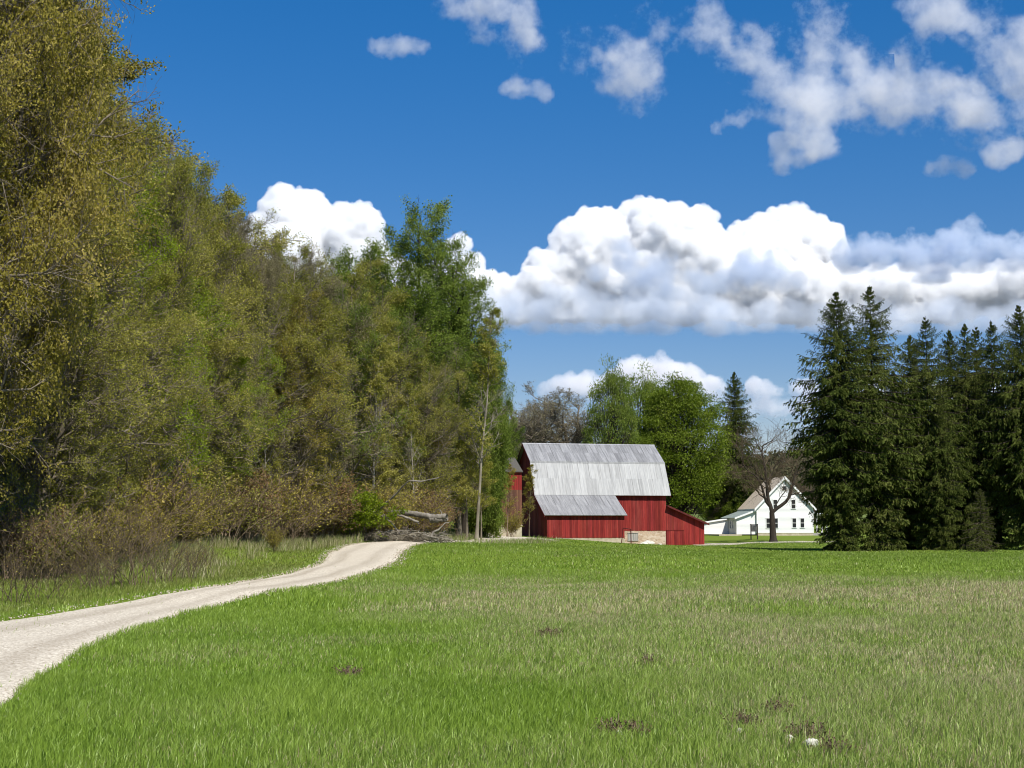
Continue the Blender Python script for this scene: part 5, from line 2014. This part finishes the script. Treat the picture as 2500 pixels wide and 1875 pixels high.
big = [(1190, 745, 50, 0), (1250, 750, 64, 0), (1320, 715, 74, .2), (1375, 660, 66, .2), (1430, 600, 62, .6), (1480, 640, 100, .2), (1500, 560, 48, 1.0), (1555, 530, 42, 1.2), (1610, 540, 38, .9), (1600, 640, 105, .1), (1700, 550, 42, .7),
       (1660, 590, 60, .2), (1725, 660, 90, -.3), (1550, 710, 90, -.3), (1660, 730, 90, -.4), (1800, 690, 90, .2), (1820, 600, 50, 1), (1870, 575, 46, 1.4), (1935, 540, 42, 1.6), (1985, 560, 36, 1.4), (1995, 610, 56, 1.2), (1900, 640, 80, .9),
       (1850, 740, 80, 0), (1960, 740, 80, .1), (2060, 735, 75, .3), (2170, 740, 75, .3), (2270, 740, 72, .5), (2370, 720, 66, .3), (2460, 720, 66, .3), (2350, 690, 36, .6), (2420, 688, 34, .5), (2530, 730, 70, .3),
       (2050, 700, 50, .8), (1130, 750, 50, .4), (1400, 770, 60, -.4), (1500, 770, 70, -.5), (1700, 780, 60, -.5)]
cumulus('cloud', 6000, big, 805, 1, n1=30, n2=36, k1=.46, k2=.30, mat=CM_DENSE, voxel=6, band=19)
cumulus('cloud', 6400, [(1150, 650, 30, 0), (1120, 680, 48, 0), (1180, 720, 50, 0), (1080, 700, 50, 0), (1020, 720, 60, 0), (1120, 600, 26, 0)], 800, 2, mat=CM_DENSE, voxel=7, band=18)
cumulus('cloud', 6200, [(700, 520, 54, .3), (750, 530, 50, .6), (655, 560, 40, .3), (740, 620, 80, 0), (865, 580, 66, -.5), (850, 650, 72, -.4), (915, 660, 40, 0), (960, 690, 50, .3), (640, 650, 70, .4)], 760, 3, n1=30, n2=30, k1=.46, k2=.32, mat=CM_DENSE, voxel=6, band=19)
# soft base of the great cumulus, blue-grey shade put into its colour
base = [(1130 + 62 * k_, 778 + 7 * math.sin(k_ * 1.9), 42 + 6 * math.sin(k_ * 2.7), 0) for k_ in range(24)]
cumulus('cloud', 5600, base, 815, 30, mat=CM_BASE_SHADE, voxel=14, band=70, n1=12, n2=5, squash=.3)
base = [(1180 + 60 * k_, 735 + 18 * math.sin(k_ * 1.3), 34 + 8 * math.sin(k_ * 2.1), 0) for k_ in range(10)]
cumulus('cloud', 5500, base, 790, 31, mat=CM_BASE_SHADE, voxel=14, band=60, n1=12, n2=5, squash=.3)
# fragments drifting nearer than the great cumulus, shade painted in as grey droplets
cumulus('cloud', 5000, [(2080, 625, 50, 0), (2150, 620, 48, 0), (2230, 630, 52, 0), (2310, 620, 50, 0), (2370, 580, 42, .4), (2340, 600, 40, 0), (2400, 630, 50, 0), (2480, 620, 52, 0), (2290, 650, 40, 0), (2550, 620, 50, 0), (2200, 600, 40, 0)], 668, 4, mat=CM_SHADED, voxel=8, band=30, n1=24, n2=12)
cumulus('cloud', 5200, [(1690, 670, 36, 0), (1770, 685, 38, 0), (1830, 670, 50, 0), (1890, 680, 42, 0), (1730, 700, 32, 0), (1945, 690, 26, 0), (1640, 660, 32, 0)], 722, 5, mat=CM_SHADED, voxel=8, band=30, n1=24, n2=12)
cumulus('cloud', 5000, [(1530, 640, 36, 0), (1515, 600, 26, 0), (1570, 680, 44, 0), (1540, 720, 34, 0), (1620, 700, 38, 0), (1455, 665, 26, 0), (1600, 650, 34, 0)], 750, 6, mat=CM_SHADED, voxel=8, band=30, n1=24, n2=12)
cumulus('cloud', 5000, [(2270, 680, 24, 0), (2300, 680, 24, 0), (2240, 684, 16, 0)], 694, 7, mat=CM_SHADED, voxel=8, band=24, n1=24, n2=12)
# small far cumuli low in the sky
cumulus('cloud', 12000, [(1550, 922, 44, 0), (1610, 922, 49, 0), (1670, 937, 42, 0), (1500, 942, 38, 0), (1430, 952, 38, 0), (1380, 947, 33, 0), (1340, 967, 29, 0), (1450, 972, 40, 0), (1540, 972, 44, 0), (1640, 972, 44, 0), (1720, 962, 42, 0), (1590, 904, 26, 0), (1760, 977, 33, 0)], 1010, 9, mat=CM_FAR, voxel=20, band=60, n1=30, n2=20, k1=.4)
cumulus('cloud', 12000, [(1860, 967, 38, 0), (1825, 997, 40, 0), (1890, 997, 44, 0), (1960, 962, 33, 0), (1990, 992, 44, 0), (2060, 992, 44, 0), (2130, 972, 44, 0), (2250, 977, 44, 0), (2320, 992, 49, 0), (2400, 972, 49, 0), (1940, 1002, 44, 0), (2190, 992, 44, 0), (1780, 1012, 33, 0)], 1040, 10, mat=CM_FAR, voxel=20, band=60, n1=30, n2=20, k1=.4)
# high broken clouds
WS = dict(mat=CM_WISP, grow=1.2, voxel=9, band=60, n1=12, n2=5, squash=1.0, k1=.5, k2=.4)
cumulus('cloud', 3600, [(1110, 5, 45, 0), (1180, 10, 62, 0), (1245, 50, 60, 0), (1270, 105, 50, 0), (1275, 150, 34, 0)], 900, 11, **WS)
cumulus('cloud', 3600, [(1262, 212, 30, 0), (1300, 218, 20, 0), (1325, 228, 18, 0)], 900, 12, **WS)
cumulus('cloud', 3600, [(1400, 118, 42, 0), (1465, 130, 66, 0), (1535, 165, 66, 0), (1572, 245, 42, 0), (1590, 80, 50, 0), (1625, 50, 42, 0), (1700, 78, 60, 0), (1770, 105, 60, 0), (1845, 160, 66, 0), (1900, 200, 60, 0),
                        (1955, 72, 60, 0), (2020, 90, 66, 0), (2090, 130, 62, 0), (2010, 170, 70, 0), (1910, 240, 56, 0), (1990, 250, 72, 0), (2100, 230, 78, 0), (2190, 220, 70, 0), (2280, 250, 76, 0), (2370, 280, 74, 0), (2440, 300, 60, 0)], 900, 13, **WS)
cumulus('cloud', 3400, [(2285, 40, 66, 0), (2350, 60, 60, 0), (2240, 115, 50, 0), (2400, 90, 46, 0), (2440, 175, 50, 0), (2495, 130, 56, 0), (2500, 190, 55, 0)], 900, 14, **WS)
WS2 = dict(WS, voxel=8, band=30)
for i_, bl in enumerate(([(1905, 352, 24, 0), (1930, 340, 18, 0), (1905, 400, 24, 0), (1945, 393, 18, 0), (1980, 385, 16, 0)], [(2275, 408, 24, 0), (2310, 400, 22, 0), (2350, 412, 24, 0)], [(2430, 378, 34, 0), (2470, 372, 28, 0)],
                         [(1790, 290, 22, 0), (1820, 270, 20, 0), (1750, 310, 18, 0)], [(930, 120, 24, 0), (980, 110, 24, 0), (1030, 115, 22, 0)])):
    cumulus('cloud', 3600, bl, 1000, 20 + i_, **WS2)
#@@LIGHT
# ------------------------------------------------------------------ light
SUN_AZ = 28.0        # degrees to the right of straight behind the camera
SUN_EL = 50.0
sd_ = bpy.data.lights.new('sun', 'SUN')
sd_.energy = 4.6
sd_.angle = R(.53)
sd_.color = (1.0, .95, .86)
so = bpy.data.objects.new('sun', sd_)
C.objects.link(so)
tosun = np.array([math.sin(R(SUN_AZ)) * math.cos(R(SUN_EL)), -math.cos(R(SUN_AZ)) * math.cos(R(SUN_EL)), math.sin(R(SUN_EL))])
from mathutils import Vector
so.rotation_euler = Vector(tosun).to_track_quat('Z', 'Y').to_euler()
so.location = (30, -30, 60)
w = bpy.data.worlds.new('World')
S.world = w
w.use_nodes = True
nt = w.node_tree
nt.nodes.clear()
wo = nt.nodes.new('ShaderNodeOutputWorld')
bg = nt.nodes.new('ShaderNodeBackground')
sky = nt.nodes.new('ShaderNodeTexSky')
sky.sky_type = 'NISHITA'
sky.sun_disc = False
sky.sun_elevation = R(SUN_EL)
sky.sun_rotation = R(180 - SUN_AZ)
sky.altitude = 800
sky.air_density = 1.0
sky.dust_density = .0
sky.ozone_density = 3.0
hs = nt.nodes.new('ShaderNodeHueSaturation')
hs.inputs['Saturation'].default_value = 1.40
hs.inputs['Value'].default_value = 1.0
L(nt, sky.outputs[0], hs.inputs['Color'])
# deep polarised blue of the photograph: the band above the horizon stays dark
tcw = nt.nodes.new('ShaderNodeTexCoord')
sw = nt.nodes.new('ShaderNodeSeparateXYZ')
L(nt, tcw.outputs['Generated'], sw.inputs[0])
dk = ramp(nt, sw.outputs[2], [(0.0, (.76, .62, .64)), (.13, (.92, .74, .78)), (.36, (1.1, .95, 1.02)), (.7, (1, 1, 1))])
up_ = mix(nt, 1.0, hs.outputs[0], dk, 'MULTIPLY')
below = ramp(nt, sw.outputs[2], [(0.0, (1, 1, 1)), (.002, (0, 0, 0))])
L(nt, mix(nt, below, up_, (1.8, 2.8, 4.3)), bg.inputs[0])  # blue glow added below the horizon to light the cloud bases
bg.inputs[1].default_value = .085
L(nt, bg.outputs[0], wo.inputs[0])

S.view_settings.view_transform = 'Standard'
S.view_settings.look = 'None'
S.view_settings.exposure = 0.45
S.view_settings.gamma = 1.0
S.render.engine = 'CYCLES'
S.cycles.max_bounces = 14
S.cycles.diffuse_bounces = 3
S.cycles.glossy_bounces = 2
S.cycles.transmission_bounces = 3
S.cycles.transparent_max_bounces = 14
S.cycles.volume_bounces = 14
S.cycles.volume_step_rate = 1.5
S.cycles.caustics_reflective = False
S.cycles.caustics_refractive = False
S.cycles.use_denoising = True
S.cycles.filter_width = 1.05
S.cycles.use_adaptive_sampling = True
S.cycles.adaptive_threshold = .015
S.render.film_transparent = False
